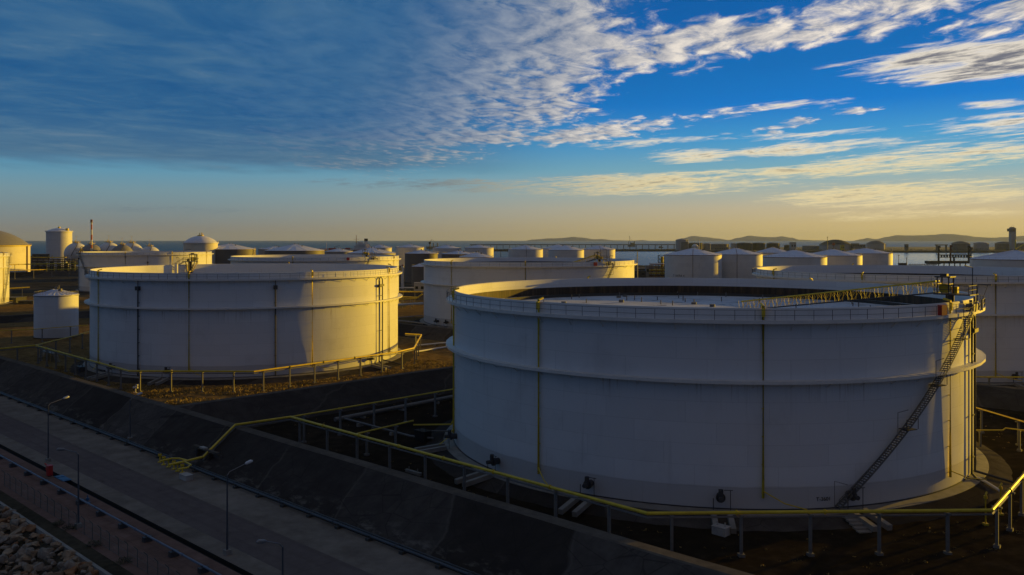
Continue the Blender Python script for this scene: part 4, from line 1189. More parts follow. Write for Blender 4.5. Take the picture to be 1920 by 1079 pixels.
# valve manifold at the foot of the climbing main
root = thing('valve_manifold', 'yellow valve manifold with three branches at the foot of the embankment', 'valves', (*P(345, 874, 0)[:2], 0))
O = Vector((*P(345, 874, 0)[:2], 0))
Q = lambda px, py, z: Vector(onz(px, py, z)) - O
s = MB()
s.tube([Q(381, 857, 1.3), Q(345, 866, 1.2), Q(316, 872, 1.2)], 0.17, 10)
s.tube([Q(352, 864, 1.2), Q(336, 860, 1.2), Q(322, 860, 1.2), Q(300, 865, 1.2)], 0.13, 10)
s.tube([Q(346, 866, 1.2), Q(358, 872, 1.2), Q(352, 877, 1.2), Q(334, 880, 1.2)], 0.13, 10)
s.build('branch_pipe', 'yellow_paint', root)
pr = None
for px, py in ((300, 867), (307, 872), (316, 876), (326, 880), (333, 884), (342, 887)):
    p = Q(px, py, 0.0)
    if pr is None:
        s = MB(); s.tube([(0, 0, 0), (0, 0, 1.1)], 0.10, 8); s.tube([(-0.2, 0, 1.05), (0.2, 0, 1.05)], 0.22, 10); s.box((0, 0, 0.06), (0.5, 0.5, 0.12)); pr = o = s.build('hydrant_valve', 'yellow_paint', root)
        h = MB(); h.tube([(0, 0, 1.25), (0, 0, 1.29)], 0.2, 10); h.build('hand_wheel', 'rust_red', o)
        o.location = p
    else:
        o = copy_tree(pr, root); o.location = p
s = MB(); s.box((0, 0, 0.32), (1.9, 1.0, 0.65)); s.box((0, 0, 0.67), (2.0, 1.1, 0.06)); o = s.build('concrete_box', 'pale_concrete', None, (*onz(349, 899, 0)[:2], 0)); o.rotation_euler.z = ROAD
tag(o, 'pale concrete valve box beside the yellow manifold', 'valve box')
hw = thing('headwall', 'dark concrete gateway over the pipe at the foot of the embankment', 'headwall', (*onz(388, 869, 0)[:2], 0), ROAD)
s = MB(); s.box((-1.7, 0.5, 0.9), (0.35, 2.4, 1.8)); s.box((1.7, 0.5, 0.9), (0.35, 2.4, 1.8)); s.build('side_wall', 'bund_asphalt', hw)
s = MB(); s.box((0, -0.1, 1.95), (7.0, 0.5, 0.3)); s.box((-2.8, 0.1, 1.0), (2.1, 0.25, 1.6)); s.box((2.8, 0.1, 1.0), (2.1, 0.25, 1.6)); s.build('lintel', 'crest_concrete', hw)
s = MB(); s.box((-0.4, -0.3, 2.2), (1.3, 0.6, 0.2)); s.build('cap', 'pale_concrete', hw)

# white product pipes on the ground
def loose_pipe(label, pts, r, mat, sup=8.0, group='white ground pipes'):
    root = thing('product_pipe', label, 'pipe', (pts[0][0], pts[0][1], 0), group=group)
    O = Vector((pts[0][0], pts[0][1], 0)); s = MB(); L = [Vector(p) - O for p in pts]
    s.tube(L, r, 12); s.build('pipe', mat, root); pr = None
    for a, b in zip(L, L[1:]):
        k = int((b - a).length / sup)
        for i in range(k):
            p = a.lerp(b, (i + 0.5) / k)
            if pr is None:
                q = MB(); q.box((0, 0, (p.z - r) / 2), (0.5, 1.1, max(0.1, p.z - r + 0.05))); pr = o = q.build('saddle', 'concrete', root)
            else: o = pr.copy(); COL.objects.link(o)
            o.location = (p.x, p.y, 0); o.rotation_euler.z = atan2((b - a).y, (b - a).x)
loose_pipe('thick white pipe on the ground left of the nearest tank', [P(628, 787, 0.75), P(642, 784.5, 0.75), P(850, 744, 0.75), TN(-112, 172, 0.75)], 0.36, 'post_grey')
loose_pipe('thin white pipe leading from the thick one towards the nearest tank', [P(646, 785, 0.75), P(770, 818, 0.75), P(812, 822, 0.9)], 0.16, 'post_grey')
loose_pipe('thin pale pipe low beside the left foot of the nearest tank', [P(795, 808.5, 1.2), P(849, 809, 1.2)], 0.12, 'post_grey')
loose_pipe('pale pipe from the left tank area across to the black bank', [P(782, 648, 0.6), P(845, 642, 0.6)], 0.22, 'white_paint')
loose_pipe('pale pipe crossing the dirt right of the left tank', [P(780, 660, 0.5), P(842, 650, 0.5)], 0.25, 'white_paint')
loose_pipe('pale pipe on top of the bank behind the left tank', [at(746, 572, 340), at(793, 569, 345)], 0.42, 'white_paint', 400)
loose_pipe('dark pipe low in the bund left of the middle tank', [at(746, 596, 300), at(793, 592, 305)], 0.20, 'steel', 400)
loose_pipe('grey pipe at the foot of the bank left of the middle tank', [at(746, 602, 296), at(770, 604, 296), at(793, 607, 296)], 0.30, 'steel', 400)
loose_pipe('pale pipe bending down at the right foot of the nearest tank', [P(1832, 896, 1.0), P(1850, 905, 0.9), P(1874, 920, 0.4)], 0.18, 'white_paint', 30)

# small things inside the bunds
def junction(label, px, py, w, d, h, mat, name='equipment_box', cat='equipment'):
    x, y, _ = onz(px, py, 0.0)
    s = MB(); s.box((0, 0, h / 2), (w, d, h)); s.box((0, 0, h + 0.03), (w * 1.06, d * 1.06, 0.06)); s.box((w * 0.15, -d / 2 - 0.03, h * 0.55), (w * 0.5, 0.05, h * 0.5))
    for k in (-1, 1): s.tube([(k * w * 0.3, 0, 0), (k * w * 0.3, 0, h + 0.5)], 0.07, 6)
    o = s.build(name, mat, None, (x, y, 0.0)); o.rotation_euler.z = ROAD; tag(o, label, cat); return o
junction('black pump unit by the left foot of the nearest tank', 793, 829, 2.4, 1.5, 1.8, 'black')
junction('small pale box on the bund floor under the diagonal fire main', 775, 889, 3.0, 0.4, 0.35, 'concrete')
junction('dark valve cluster below the lit crest in front of the left tank', 152, 700, 3.0, 1.6, 1.6, 'dark_steel')
junction('dark valve pit by the left foot of the big left tank', 196, 703, 4.0, 2.0, 1.3, 'dark_steel')
st = thing('step_bridge', 'dark steel step bridge over the pipes left of the left tank', 'steps', (*onz(92, 676, 0)[:2], 0), ROAD)
s = MB(); s.box((0, 0, 2.2), (8, 1.2, 0.12))
for k in (-4, 4):
    for i in range(8): s.box((k * (1 + i * 0.09), 0, 2.2 - i * 0.28), (0.32, 1.2, 0.05))
s.build('deck', 'steel', st)
for k in (-3.6, -1.2, 1.2, 3.6):
    s = MB()
    for sg in (-0.55, 0.55): s.bar((k, sg, 0), (k, sg, 3.3), 0.12)
    s.bar((k, -0.55, 1.9), (k, 0.55, 1.9), 0.1); s.build('trestle', 'dark_steel', st)
s = MB()
for sg in (-0.55, 0.55): s.bar((-4, sg, 3.3), (4, sg, 3.3), 0.08)
s.build('handrail', 'dark_steel', st)
x, y, _ = onz(1565, 1000, 0)
fs = thing('foundation_steps', 'concrete steps up the dark apron below the spiral stair', 'steps', (BX, BY, 0), 0)
s = MB(); a = pb(1566)
for k in range(5): s.box(pol(39 + 5.6 - k * 0.65, a, 0.10 + k * 0.2), (0.7, 1.5, 0.2), a)
s.build('step', 'concrete', fs)
junction('pale concrete slab leaning on the apron below the third mixer of the nearest tank', 1352, 1003, 1.6, 1.2, 0.9, 'pale_concrete', 'concrete_block', 'concrete block')
for px, py, lb in ((1848, 985, 'thin yellow lit standpipe at the bend of the main right of the nearest tank'), (1876, 966, 'yellow standpipe with an elbow beside the bending main'),):
    x, y, _ = onz(px, py, 0); s = MB(); s.tube([(0, 0, 0), (0, 0, 3.4), (0.3, 0.3, 3.6)], 0.10, 8); s.box((0, 0, 0.1), (0.5, 0.5, 0.25)); s.tube([(0, 0, 3.0), (0, 0, 3.3)], 0.2, 8)
    tag(s.build('standpipe', 'yellow_paint', None, (x, y, 0)), lb, 'standpipe')
x, y, _ = onz(254, 738, 0)
s = MB(); s.tube([(0, 0, 0), (0, 0, 1.6)], 0.12, 8); s.tube([(-0.5, 0, 1.2), (0.5, 0, 1.2)], 0.22, 8); s.box((0.3, 0, 1.7), (0.4, 0.3, 0.4)); s.box((0, 0, 0.1), (0.6, 0.6, 0.2))
tag(s.build('hydrant', 'lamp_white', None, (x, y, 0)), 'small white hydrant under the bend of the yellow main by the left tank', 'hydrant')

# ------------------------------------------------------------------ far left fields
def far_box(name, label, cat, xl, xr, yt, yb, Y, mat, depth=None, group=None, roof=None):
    x0, _, z1 = at(xl, yt, Y); x1, _, z0 = at(xr, yb, Y); z0 = min(z0, 0.1) if z0 < 3 else z0
    w = x1 - x0; d = depth or w * 0.7; h = z1 - max(z0, 0)
    root = thing(name, label, cat, ((x0 + x1) / 2, Y + d / 2, max(z0, 0)), group=group)
    s = MB(); s.box((0, 0, h / 2), (w, d, h)); s.build('wall', mat, root)
    s = MB(); s.box((0, 0, h + 0.2), (w * 1.03, d * 1.03, 0.4)); s.build('roof', roof or mat, root)
    nw = max(2, int(w / 6))
    for k in range(nw):
        s = MB(); s.box((-w / 2 + (k + 0.5) * w / nw, -d / 2 - 0.04, h * 0.6), (w / nw * 0.5, 0.1, h * 0.25)); s.build('window', 'glass_dark', root)
    return root
def shrub(label, px, py, r, Y, group='shrubs by the pipe tracks', hk=0.8):
    x, y, z = at(px, py, Y); rnd = random.Random(int(px * 7 + Y)); s = MB()
    R_ = r / F_PX * Y; z = 0.0
    for _ in range(420):
        v = Vector((rnd.gauss(0, 1), rnd.gauss(0, 1), rnd.gauss(0, 1))).normalized() * R_ * rnd.uniform(0.35, 1.0)
        v.z = abs(v.z) * hk * 1.6 + R_ * 0.15; v.x *= rnd.uniform(0.7, 1.2)
        l = R_ * 0.16; a = rnd.uniform(0, 2 * pi); b = rnd.uniform(-0.8, 0.8)
        s.add([v, v + Vector((l * cos(a), l * sin(a), l * b)), v + Vector((l * cos(a + 1), l * sin(a + 1), -l * b))], [(0, 1, 2)])
    root = thing('shrub', label, 'shrub', (x, y, 0), group=group)
    s.build('foliage', 'leaf', root, smooth=0)
    s = MB(); s.tube([(0, 0, 0), (0, 0, R_ * 0.9)], R_ * 0.08, 5); s.build('stem', 'far_dark', root)
# bushes and low plant between the domed tanks
shrub('round bush against the sea beside the tall pale cylinder tank', 76, 474, 6.5, 900)
shrub('smaller bush left of the round one by the tall pale cylinder tank', 67, 474, 5.0, 905)
far_box('pump_house', 'low dark pump house below the tall pale cylinder tank', 'shed', 60, 84, 477, 488, 880, 'far_dark', roof='far_pale')
far_box('pump_house', 'dark shed beside the pond strip at the left edge', 'shed', -20, 30, 560, 580, 430, 'far_dark')
far_box('pump_house', 'dark low shed just left of the small cone roofed tank', 'shed', 34, 62, 566, 582, 425, 'far_dark')
ch = thing('chimney', 'tall slim chimney with red and white bands near the gas spheres', 'chimney', (*at(171.5, 449, 760)[:2], 0))
h = at(171.5, 412, 760)[2]
s = MB(); s.tube([(0, 0, 0), (0, 0, h - 1.5)], [0.9, 0.65], 14); s.build('stack', 'banded', ch)
s = MB(); s.tube([(0, 0, h - 2.2), (0, 0, h)], 0.95, 12); s.ring(0.95, 1.4, h - 3, h - 2.7, 14); s.build('cap', 'rust_red', ch)
def mast(label, px, yt, Y, z0=0.0, w=0.18, heads=2, mat='dark_steel', name='light_mast', top=1.0):
    x, y, z = at(px, yt, Y); root = thing(name, label, 'mast', (x, y, z0), group='light masts')
    s = MB(); s.tube([(0, 0, 0), (0, 0, z - z0)], [w * 1.4, w * 0.8], 8); s.build('pole', mat, root)
    s = MB()
    for k in range(heads): s.box(((k - (heads - 1) / 2) * top * 1.2, 0, z - z0), (top, top * 0.8, top))
    s.bar((-top * heads * 0.6, 0, z - z0 - 0.4 * top), (top * heads * 0.6, 0, z - z0 - 0.4 * top), 0.2)
    s.build('lamp_head', mat, root)
mast('dark mast with a round head between the pale tanks right of the ship', 806, 456, 900, top=2.2, w=0.35, heads=1)
mast('slim mast with a lamp pair on the water left of the row of three tanks', 939, 469, 900, top=1.2, w=0.3)
mast('tall grey mast standing by the water right of the middle tank', 1195, 472, 560, mat='steel', w=0.35, heads=1, top=0.4)
mast('thin mast at the open water right of the white tank group', 1685, 479, 800, heads=2, w=0.22, top=0.6)
mast('short mast beside the low hut at the open water', 1700, 484, 800, heads=1, w=0.3, top=0.8)
mast('white mast above the far tanks behind the lettered tank', 1311, 449, 1000, mat='lamp_white', w=0.35, heads=1, top=0.5)
mast('thin mast rising beside the far dome with the red disc', 1551.5, 445, 2400, mat='dark_steel', w=0.7, heads=1, top=2.0)

rk = thing('process_rack', 'dark open steel process rack with pipes below the tall pale cylinder tank', 'pipe rack', (*at(101, 490, 850)[:2], 0))
zk = at(101, 481, 850)[2]
s = MB()
for i in range(9):
    for y in (0, 7): s.bar((-21 + i * 5.2, y, 0), (-21 + i * 5.2, y, zk * (0.85 if i % 3 else 1.05)), 0.55)
for z in (zk * 0.3, zk * 0.55, zk * 0.8):
    for y in (0, 7): s.bar((-21, y, z), (21, y, z), 0.5)
    s.box((0, 3.5, z), (42, 7, 0.25))
s.build('frame', 'far_dark', rk)
for k, (z, mt) in enumerate(((zk * 0.36, 'steel'), (zk * 0.62, 'dark_steel'), (zk * 0.88, 'yellow_paint'), (zk * 0.70, 'far_pale'))):
    s = MB()
    for q in range(3): s.tube([(-22, 0.6 + q * 2.2, z + 0.7), (20 - k * 5, 0.6 + q * 2.2, z + 0.7)], 0.45, 8)
    s.build('pipe', mt, rk)
for k in range(6):
    s = MB(); s.tube([(-18 + k * 7, 4, 0.5), (-18 + k * 7, 4, zk * (0.5 + 0.08 * (k % 3)))], 2.1, 12); s.build('vessel', 'far_dark', rk)

# cars under a pale carport between the left and the middle tank
cp = thing('carport', 'pale flat carport roof between the left tank and the middle tank', 'carport', (*at(762, 540, 520)[:2], 0))
zc = at(762, 540, 520)[2]
s = MB(); s.box((0, 0, zc), (9.5, 6, 0.35)); s.build('roof', 'far_pale', cp)
for k in (-4.3, 0, 4.3):
    s = MB(); s.bar((k, -2.7, 0), (k, -2.7, zc), 0.2); s.bar((k, 2.7, 0), (k, 2.7, zc), 0.2); s.build('post', 'steel', cp)
for px, mt, lb in ((758, 'lamp_white', 'white car parked under the pale carport'), (766, 'blue_paint', 'dark blue car parked under the pale carport')):
    x, y, _ = at(px, 545, 520); root = thing('parked_car', lb, 'car', (x, y, 0), group='parked cars')
    s = MB(); s.prism([(-2.1, 0.35), (2.1, 0.35), (2.2, 0.8), (1.3, 0.95), (0.7, 1.45), (-1.2, 1.45), (-1.9, 0.95), (-2.2, 0.85)], -0.85, 0.85)
    s.v = [(a, c, b) for a, b, c in s.v]; s.build('body', mt, root)
    s = MB(); s.box((-0.2, 0, 1.18), (1.9, 1.72, 0.34)); s.build('window', 'glass_dark', root)
    for a in (-1.3, 1.3):
        for b in (-0.8, 0.8): q = MB(); q.tube([(a, b - 0.1, 0.33), (a, b + 0.1, 0.33)], 0.33, 12); q.build('wheel', 'black', root)
far_box('plant_hut', 'pale plant hut half hidden behind the left edge of the middle tank', 'hut', 776, 797, 531.5, 546, 500, 'far_pale')
fl = thing('pillar_tank', 'slim pale upright vessel beside the golden right edge of the left tank', 'vessel', (*at(755, 531, 560)[:2], 0))
zt = at(755, 499, 560)[2]
s = MB(); s.tube([(0, 0, 0), (0, 0, zt)], 0.9, 16); s.build('column', 'white_paint', fl); s = MB(); s.tube([(0, 0, zt), (0, 0, zt + 0.8)], [0.9, 0.3], 16); s.build('cap', 'rust_red', fl)

# process plant right of the middle tank
pr_ = thing('pipe_rack', 'steel pipe rack with rusty and yellow pipes beside the lettered tank', 'pipe rack', (*at(1236, 520, 640)[:2], 0))
zr = at(1236, 497, 640)[2]
s = MB()
for i in range(4):
    for y in (0, 6): s.bar((-6 + i * 4.2, y, 0), (-6 + i * 4.2, y, zr), 0.4)
for z in (zr * 0.35, zr * 0.65, zr):
    for y in (0, 6): s.bar((-6, y, z), (6.8, y, z), 0.4)
s.build('frame', 'rust_red', pr_)
for z, mt in ((zr + 0.5, 'white_paint'), (zr * 0.68, 'yellow_paint'), (zr * 0.38, 'dark_steel'), (zr * 0.5, 'yellow_paint')):
    s = MB()
    for k in range(3): s.tube([(-7, 1 + k * 1.6, z + 0.3), (7.5, 1 + k * 1.6, z + 0.3)], 0.35, 8)
    s.build('pipe', mt, pr_)
pt = thing('process_tower', 'open steel stair tower against the water beside the lettered tank', 'tower', (*at(1241, 500, 660)[:2], 0))
zt = at(1241, 479, 660)[2]
s = MB()
for a in (-2.2, 2.2):
    for b in (0, 4): s.bar((a, b, 0), (a, b, zt), 0.45)
for k in range(7):
    z = zt * (k + 1) / 7; s.box((0, 2, z), (4.8, 4.4, 0.25)); s.bar((-2.2, 0, z), (2.2, 0, z - zt / 7), 0.25)
s.build('frame', 'dark_steel', pt); s = MB(); s.tube([(0.5, 2, 0), (0.5, 2, zt * 0.95)], 1.1, 12); s.build('vessel', 'yellow_paint', pt)
far_box('control_hut', 'dark flat control hut between the middle tank and the pipe rack', 'hut', 1190, 1211, 509, 522, 610, 'far_dark')
far_box('control_hut', 'blue-grey plant building left of the pipe rack', 'hut', 1211, 1226, 499, 520, 650, 'grey_dome')
far_box('control_hut', 'low dark hut with a pale roof at the foot of the tall grey mast', 'hut', 1196, 1210, 504, 512, 680, 'far_dark', roof='far_pale')
far_box('gate_hut', 'low dark hut at the water right of the white tank group', 'hut', 1688, 1701, 494.5, 500, 800, 'far_dark')
s = MB(); s.tube([(-4, 0, 0), (-4, 0, 3.2), (3, 0, 3.8), (3, 0, 0)], 0.35, 8); s.tube([(5, 0, 0), (5.4, 0, 3), (6.6, 0, 3), (7, 0, 0)], 0.3, 8)
x, y, _ = at(1221, 519, 600); tag(s.build('pipe_arch', 'yellow_paint', None, (x, y, 0)), 'yellow pipe arch low in front of the pipe rack', 'pipe')

# jetty on the right
jt = thing('jetty', 'dark loading jetty with a pipe bridge in the open water at right', 'jetty', (*at(1783, 497, 1120)[:2], -4))
s = MB(); s.box((3, 10, 6.0), (58, 14, 3.4)); s.box((-22, 2, 5.2), (14, 12, 2.6)); s.build('deck', 'far_dark', jt)
s = MB()
for k in range(9): s.tube([(-26 + k * 7, 8, 0), (-26 + k * 7, 8, 5)], 0.7, 8)
s.build('pile', 'far_dark', jt)
s = MB(); s.box((8, 8, 15.6), (42, 4, 1.0)); s.box((8, 8, 12.2), (42, 4, 0.5))
for k in range(12): s.box((-12 + k * 3.7, 8, 13.8), (0.7, 4, 3.2))
for k in (-12, 8, 28): s.box((k, 8, 9.5), (1.2, 3, 7))
s.build('pipe_bridge', 'dark_steel', jt)
for dx_, h_, mt in ((-14, 22, 'far_dark'), (1.5, 23, 'rust_red'), (25, 22, 'far_dark'), (28, 20, 'far_grey')):
    s = MB(); s.box((dx_, 4, h_ / 2 + 5), (1.6, 1.6, h_ - 4)); s.box((dx_ + 0.6, 4, h_ + 4), (3.0, 1.6, 3.0)); s.bar((dx_, 4, h_ + 3), (dx_ + 3, 4, h_ - 4), 0.7); s.build('loading_arm', mt, jt)
s = MB(); s.box((0, 0, 5.0), (34, 3.5, 0.8))
for k in range(12): s.box((-16 + k * 2.9, -1.6, 5.9), (0.9, 0.3, 1.0))
for k in range(6): s.tube([(-15 + k * 6, 0, -0.5), (-15 + k * 6, 0, 5)], 0.5, 6)
x, y, _ = at(1730, 494, 1050); tag(s.build('walkway', 'far_pale', None, (x, y, -4)), 'low trestle walkway with pale railing blocks leading to the dark jetty', 'walkway')

# ships and craft
sh = thing('tanker_ship', 'moored tanker ship with a white bridge house, black funnel and red deck gear', 'ship', (*at(664, 468, 1620)[:2], -4), radians(12))
s = MB(); s.prism([(-70, -10), (40, -12), (62, -6), (68, 0), (62, 6), (40, 12), (-70, 10)], 0, 16); s.build('hull', 'far_dark', sh)
s = MB(); s.prism([(-69, -9.6), (40, -11.6), (61, -5.6), (61, 5.6), (40, 11.6), (-69, 9.6)], 16.02, 16.4); s.build('deck', 'red_paint', sh)
s = MB(); s.box((12, 0, 20), (24, 18, 8)); s.box((12, 0, 25.5), (16, 22, 3)); s.box((11, 0, 29), (10, 12, 4)); s.box((25, 0, 22), (8, 10, 10)); hs = s.build('bridge_house', 'white_paint', sh)
for c_, d_3 in (((8.4, 0, 27), (0.3, 18, 1.4)), ((14, -8.6, 22), (12, 0.3, 1.2)), ((14, -10.1, 27), (9, 0.3, 1.4))):
    s = MB(); s.box(c_, d_3); s.build('window', 'glass_dark', hs)
s = MB(); s.box((22, 0, 24), (6, 7, 18)); fn = s.build('funnel', 'white_paint', sh); s = MB(); s.box((22, 0, 35), (6.4, 7.4, 4.5)); s.build('funnel_top', 'black', fn)
s = MB(); s.tube([(4, 0, 13), (4, 0, 44)], [0.9, 0.4], 8); s.bar((-1, 0, 36), (9, 0, 36), 0.4); s.tube([(-36, 0, 13), (-36, 0, 22)], 0.6, 8); s.bar((-36, 0, 21), (-26, 0, 25), 0.6); s.build('mast', 'rust_red', sh)
s = MB()
for k in range(6): s.tube([(-64 + k * 10, -5, 13.4), (-64 + k * 10, -5, 15.5)], 0.8, 8)
s.box((-12, -6, 18.5), (9, 4, 3)); s.box((-40, 0, 18), (14, 5, 3)); s.tube([(-66, 1, 18), (0, 1, 18)], 0.5, 8); s.build('deck_pipe', 'red_paint', sh)
wb = thing('work_boat', 'small work boat with a white arch frame and red deck left of the tanker', 'boat', (*at(615, 470, 1620)[:2], -4))
s = MB(); s.prism([(-11, -3.5), (7, -3.5), (12, 0), (7, 3.5), (-11, 3.5)], 0, 9); s.build('hull', 'red_paint', wb)
s = MB(); s.box((-3, 0, 11.5), (7, 5, 5)); s.build('cabin', 'white_paint', wb)
s = MB(); s.tube([(-5, 0, 9), (-5, 0, 17), (4, 0, 19), (6, 0, 9)], 0.7, 8); s.tube([(-3, 0, 14), (-3, 0, 30)], 0.4, 6); s.build('arch_frame', 'white_paint', wb)
cb = thing('crane_barge', 'far crane barge with one raised jib out on the sea', 'barge', (*at(1184, 455, 4200)[:2], -4))
s = MB(); s.box((0, 0, 4), (34, 16, 8)); s.build('hull', 'far_grey', cb); s = MB(); s.box((4, 0, 15), (18, 12, 8))
for k in (-14, 12, 15): s.box((k, 0, 16), (2.2, 4, 20))
s.build('cabin', 'far_grey', cb)
s = MB(); s.bar((-4, 0, 8), (-11, 0, 52), 1.6); s.bar((-11, 0, 52), (8, 0, 20), 0.5); s.build('jib', 'far_dark', cb)
sb = thing('small_boat', 'tiny dark boat on the sea left of the tall far tank', 'boat', (*at(1239, 458, 3600)[:2], -4))
s = MB(); s.prism([(-9, -3), (6, -3), (10, 0), (6, 3), (-9, 3)], 0, 4); s.build('hull', 'far_dark', sb); s = MB(); s.box((-3, 0, 6), (6, 4, 4)); s.build('cabin', 'far_grey', sb)

# long trestle bridge and breakwater
tb = thing('trestle_bridge', 'long low trestle bridge on piers far across the water', 'bridge', (*at(1074, 459, 3000)[:2], -4))
zt = at(1074, 459.5, 3000)[2] + 4
s = MB(); s.box((0, 0, zt), (715, 9, 1.8)); s.tube([(-357, -3, zt + 1.6), (357, -3, zt + 1.6)], 0.6, 6); s.build('deck', 'far_grey', tb)
pp = None
for k in range(33):
    if pp is None:
        s = MB(); s.box((0, 0, zt / 2 - 0.5), (1.6, 7, zt - 1)); pp = o = s.build('pier', 'far_grey', tb)
    else: o = pp.copy(); COL.objects.link(o)
    o.location = (-352 + k * 22, 0, 0)
lg = thing('loading_gantry', 'dark loading gantry at the left end of the long trestle bridge', 'gantry', (*at(816, 458, 3000)[:2], -4))
s = MB(); s.box((0, 0, 6), (60, 14, 10))
for k in (-18, -6, 8): s.box((k, 0, 17), (3, 6, 12))
s.bar((-20, 0, 22), (-12, 0, 36), 1.5); s.bar((-12, 0, 36), (10, 0, 18), 0.7); s.build('frame', 'far_grey', lg)
s = MB(); s.prism([(-255, 0), (330, 0), (330, 16), (-255, 16)], 0, 5.4)
for k in range(80):
    s.box((-250 + k * 7.2, 4 + (k * 37 % 9), 5.2 + (k * 13 % 7) * 0.14), (4 + (k * 7 % 5), 5, 1.6), (k * 1.7) % 3)
x, y, _ = at(1068, 470, 2570); tag(s.build('breakwater', 'far_dark', None, (x, y, -4)), 'long dark rubble breakwater across the harbour water', 'breakwater')

# ------------------------------------------------------------------ far shore with its own tank farm
fp = [(470, 2440), (560, 2400), (830, 2345), (1200, 2330), (1700, 2300), (2600, 2250), (2700, 3600), (900, 3500), (500, 2800)]
s = MB(); s.prism(fp, -5, 0.5); tag(s.build('far_shore_land', 'far_dark', smooth=0), kind='structure')
def far_tank(label, xl, xr, y_eave, y_top, Y, shell='far_pale', roof='far_pale', base=0.5):
    X, Y, R = tank_at(xl, xr, Y); h = EYE - (y_eave - HORIZON_PX) / F_PX * Y - base; rise = max(0.5, (y_eave - y_top) / F_PX * Y)
    root = thing('far_tank', label, 'storage tank', (X, Y, base), group='tanks on the far shore')
    s = MB(); s.lathe([(R, 0), (R, h)], 40); s.build('shell', shell, root)
    rs = (R * R + rise * rise) / (2 * rise)
    s = MB(); s.lathe([(R * cos(k / 8 * pi / 2), h + sqrt(max(0, rs * rs - (R * cos(k / 8 * pi / 2)) ** 2)) - (rs - rise)) for k in range(9)], 40); s.build('roof', roof, root)
    s = MB(); s.ring(R, R + 0.8, h - 1.0, h, 40); s.box(pol(R + 0.8, -0.4, h / 2), (2, 2, h), -0.4); s.build('stair_tower', 'far_pale', root)
far_tank('tallest pale tank at the left end of the far shore', 1267, 1289, 450, 448, 2500)
far_tank('dark tank tucked right in front of the tallest far tank', 1277, 1290, 453.5, 453, 2450, 'far_grey', 'far_grey')
far_tank('wide dark tank behind the small white dome on the far shore', 1291, 1317, 456, 455.3, 2480, 'far_dark', 'far_dark')
far_tank('small white domed tank among the dark far tanks behind the lettered tank', 1297, 1309, 462, 458, 2420, 'white_paint', 'white_paint')
far_tank('blue-grey far tank right of the wide dark one', 1317, 1331, 457, 456.4, 2500, 'grey_dome', 'grey_dome')
far_tank('long brownish far tank above the roof of the tall white tank', 1332, 1366, 458, 457.2, 2560, 'far_grey', 'far_grey')
far_tank('narrow pale far tank left of the two dark squat ones', 1370, 1381, 457, 456, 2500)
far_tank('squat dark far tank, left one of a touching pair', 1382, 1410, 456, 455.2, 2500, 'far_dark', 'far_dark')
far_tank('squat dark far tank, right one of a touching pair', 1411, 1434, 456, 455.2, 2500, 'far_dark', 'far_dark')
far_tank('dark round far tank left of the square tower block', 1437, 1461, 456.5, 455.2, 2520, 'far_dark', 'far_dark')
far_tank('tiny dark far tank between the round one and the tower block', 1470, 1481, 460, 459, 2520, 'far_dark', 'far_dark')
far_tank('long low pale far tank left of the dome with the red disc', 1504, 1535, 461.5, 460.5, 2560, 'grey_dome', 'grey_dome')
far_tank('great far dome tank with a dark rounded roof behind the red disc', 1536, 1597, 459, 449.5, 2520, 'far_pale', 'far_dark')
far_tank('far dome tank with pale lit right edge, right of the small block cluster', 1624, 1660, 457.5, 451.5, 2560, 'far_pale', 'far_grey')
far_tank('dark brown domed far tank right of the gantry', 1784, 1818, 456.5, 452.5, 2450, 'far_grey', 'far_grey')
far_tank('pale far tank between the dark brown one and the control tower', 1825, 1853, 456.5, 454, 2450)
far_tank('far tank at the foot of the control tower', 1865, 1902, 456.5, 453, 2450, 'far_grey', 'far_grey')
far_tank('far tank cut by the right edge behind the control tower', 1904, 1932, 457, 455.5, 2480, 'far_grey', 'far_grey')
far_box('tower_block', 'square tower block with a dark overhanging top on the far shore', 'building', 1483, 1493, 455, 472, 2420, 'far_pale', 14, roof='far_dark')
far_box('plant_block', 'low plant block with lit corners right of the great far dome', 'building', 1599, 1611, 457, 467, 2480, 'far_grey', 14)
far_box('plant_block', 'small brown plant block left of the second far dome', 'building', 1612, 1623, 459, 467, 2480, 'far_grey', 14)
far_box('plant_block', 'upright brown block alone on the dark far bank', 'building', 1698, 1703.5, 458.5, 474, 2400, 'far_grey', 8)
far_box('plant_block', 'yellow block right in front of the great far dome', 'building', 1577, 1583.5, 460, 472, 2400, 'yellow_paint', 8)
far_box('plant_block', 'brown block row between the pale far tank and the dark pair', 'building', 1340, 1365, 464, 472, 2450, 'far_grey', 14)
dd = thing('disc_sign', 'round orange red disc on a post before the great far dome', 'sign', (*at(1563, 459, 2390)[:2], 0.5))
z = at(1563, 458.5, 2390)[2]
s = MB(); s.tube([(0, -1, z), (0, 1, z)], 4.2, 20); s.build('disc', 'red_paint', dd); s = MB(); s.tube([(0, 0, 0), (0, 0, z)], 0.5, 6); s.build('post', 'far_dark', dd)
gn = thing('gantry_crane', 'portal gantry crane outlined on the far shore', 'crane', (*at(1765, 468, 2380)[:2], 0.5))
z = at(1765, 460, 2380)[2]
s = MB(); s.box((0, 0, z), (34, 5, 2.6)); s.build('beam', 'far_grey', gn)
for k in (-13, 13): s = MB(); s.box((k, 0, z / 2), (3, 5, z)); s.build('leg', 'far_grey', gn)
ct = thing('control_tower', 'tall slim control tower with an overhanging head at far right', 'tower', (*at(1897.5, 455, 2420)[:2], 0.5))
z = at(1897.5, 428, 2420)[2]
s = MB(); s.box((1.2, 0, z / 2), (13, 13, z)); s.build('shaft', 'far_pale', ct)
s = MB(); s.box((-2.5, -1, z - 6), (15, 16, 8)); s.box((0, 0, z + 1.2), (9, 9, 2)); s.build('head', 'far_grey', ct)
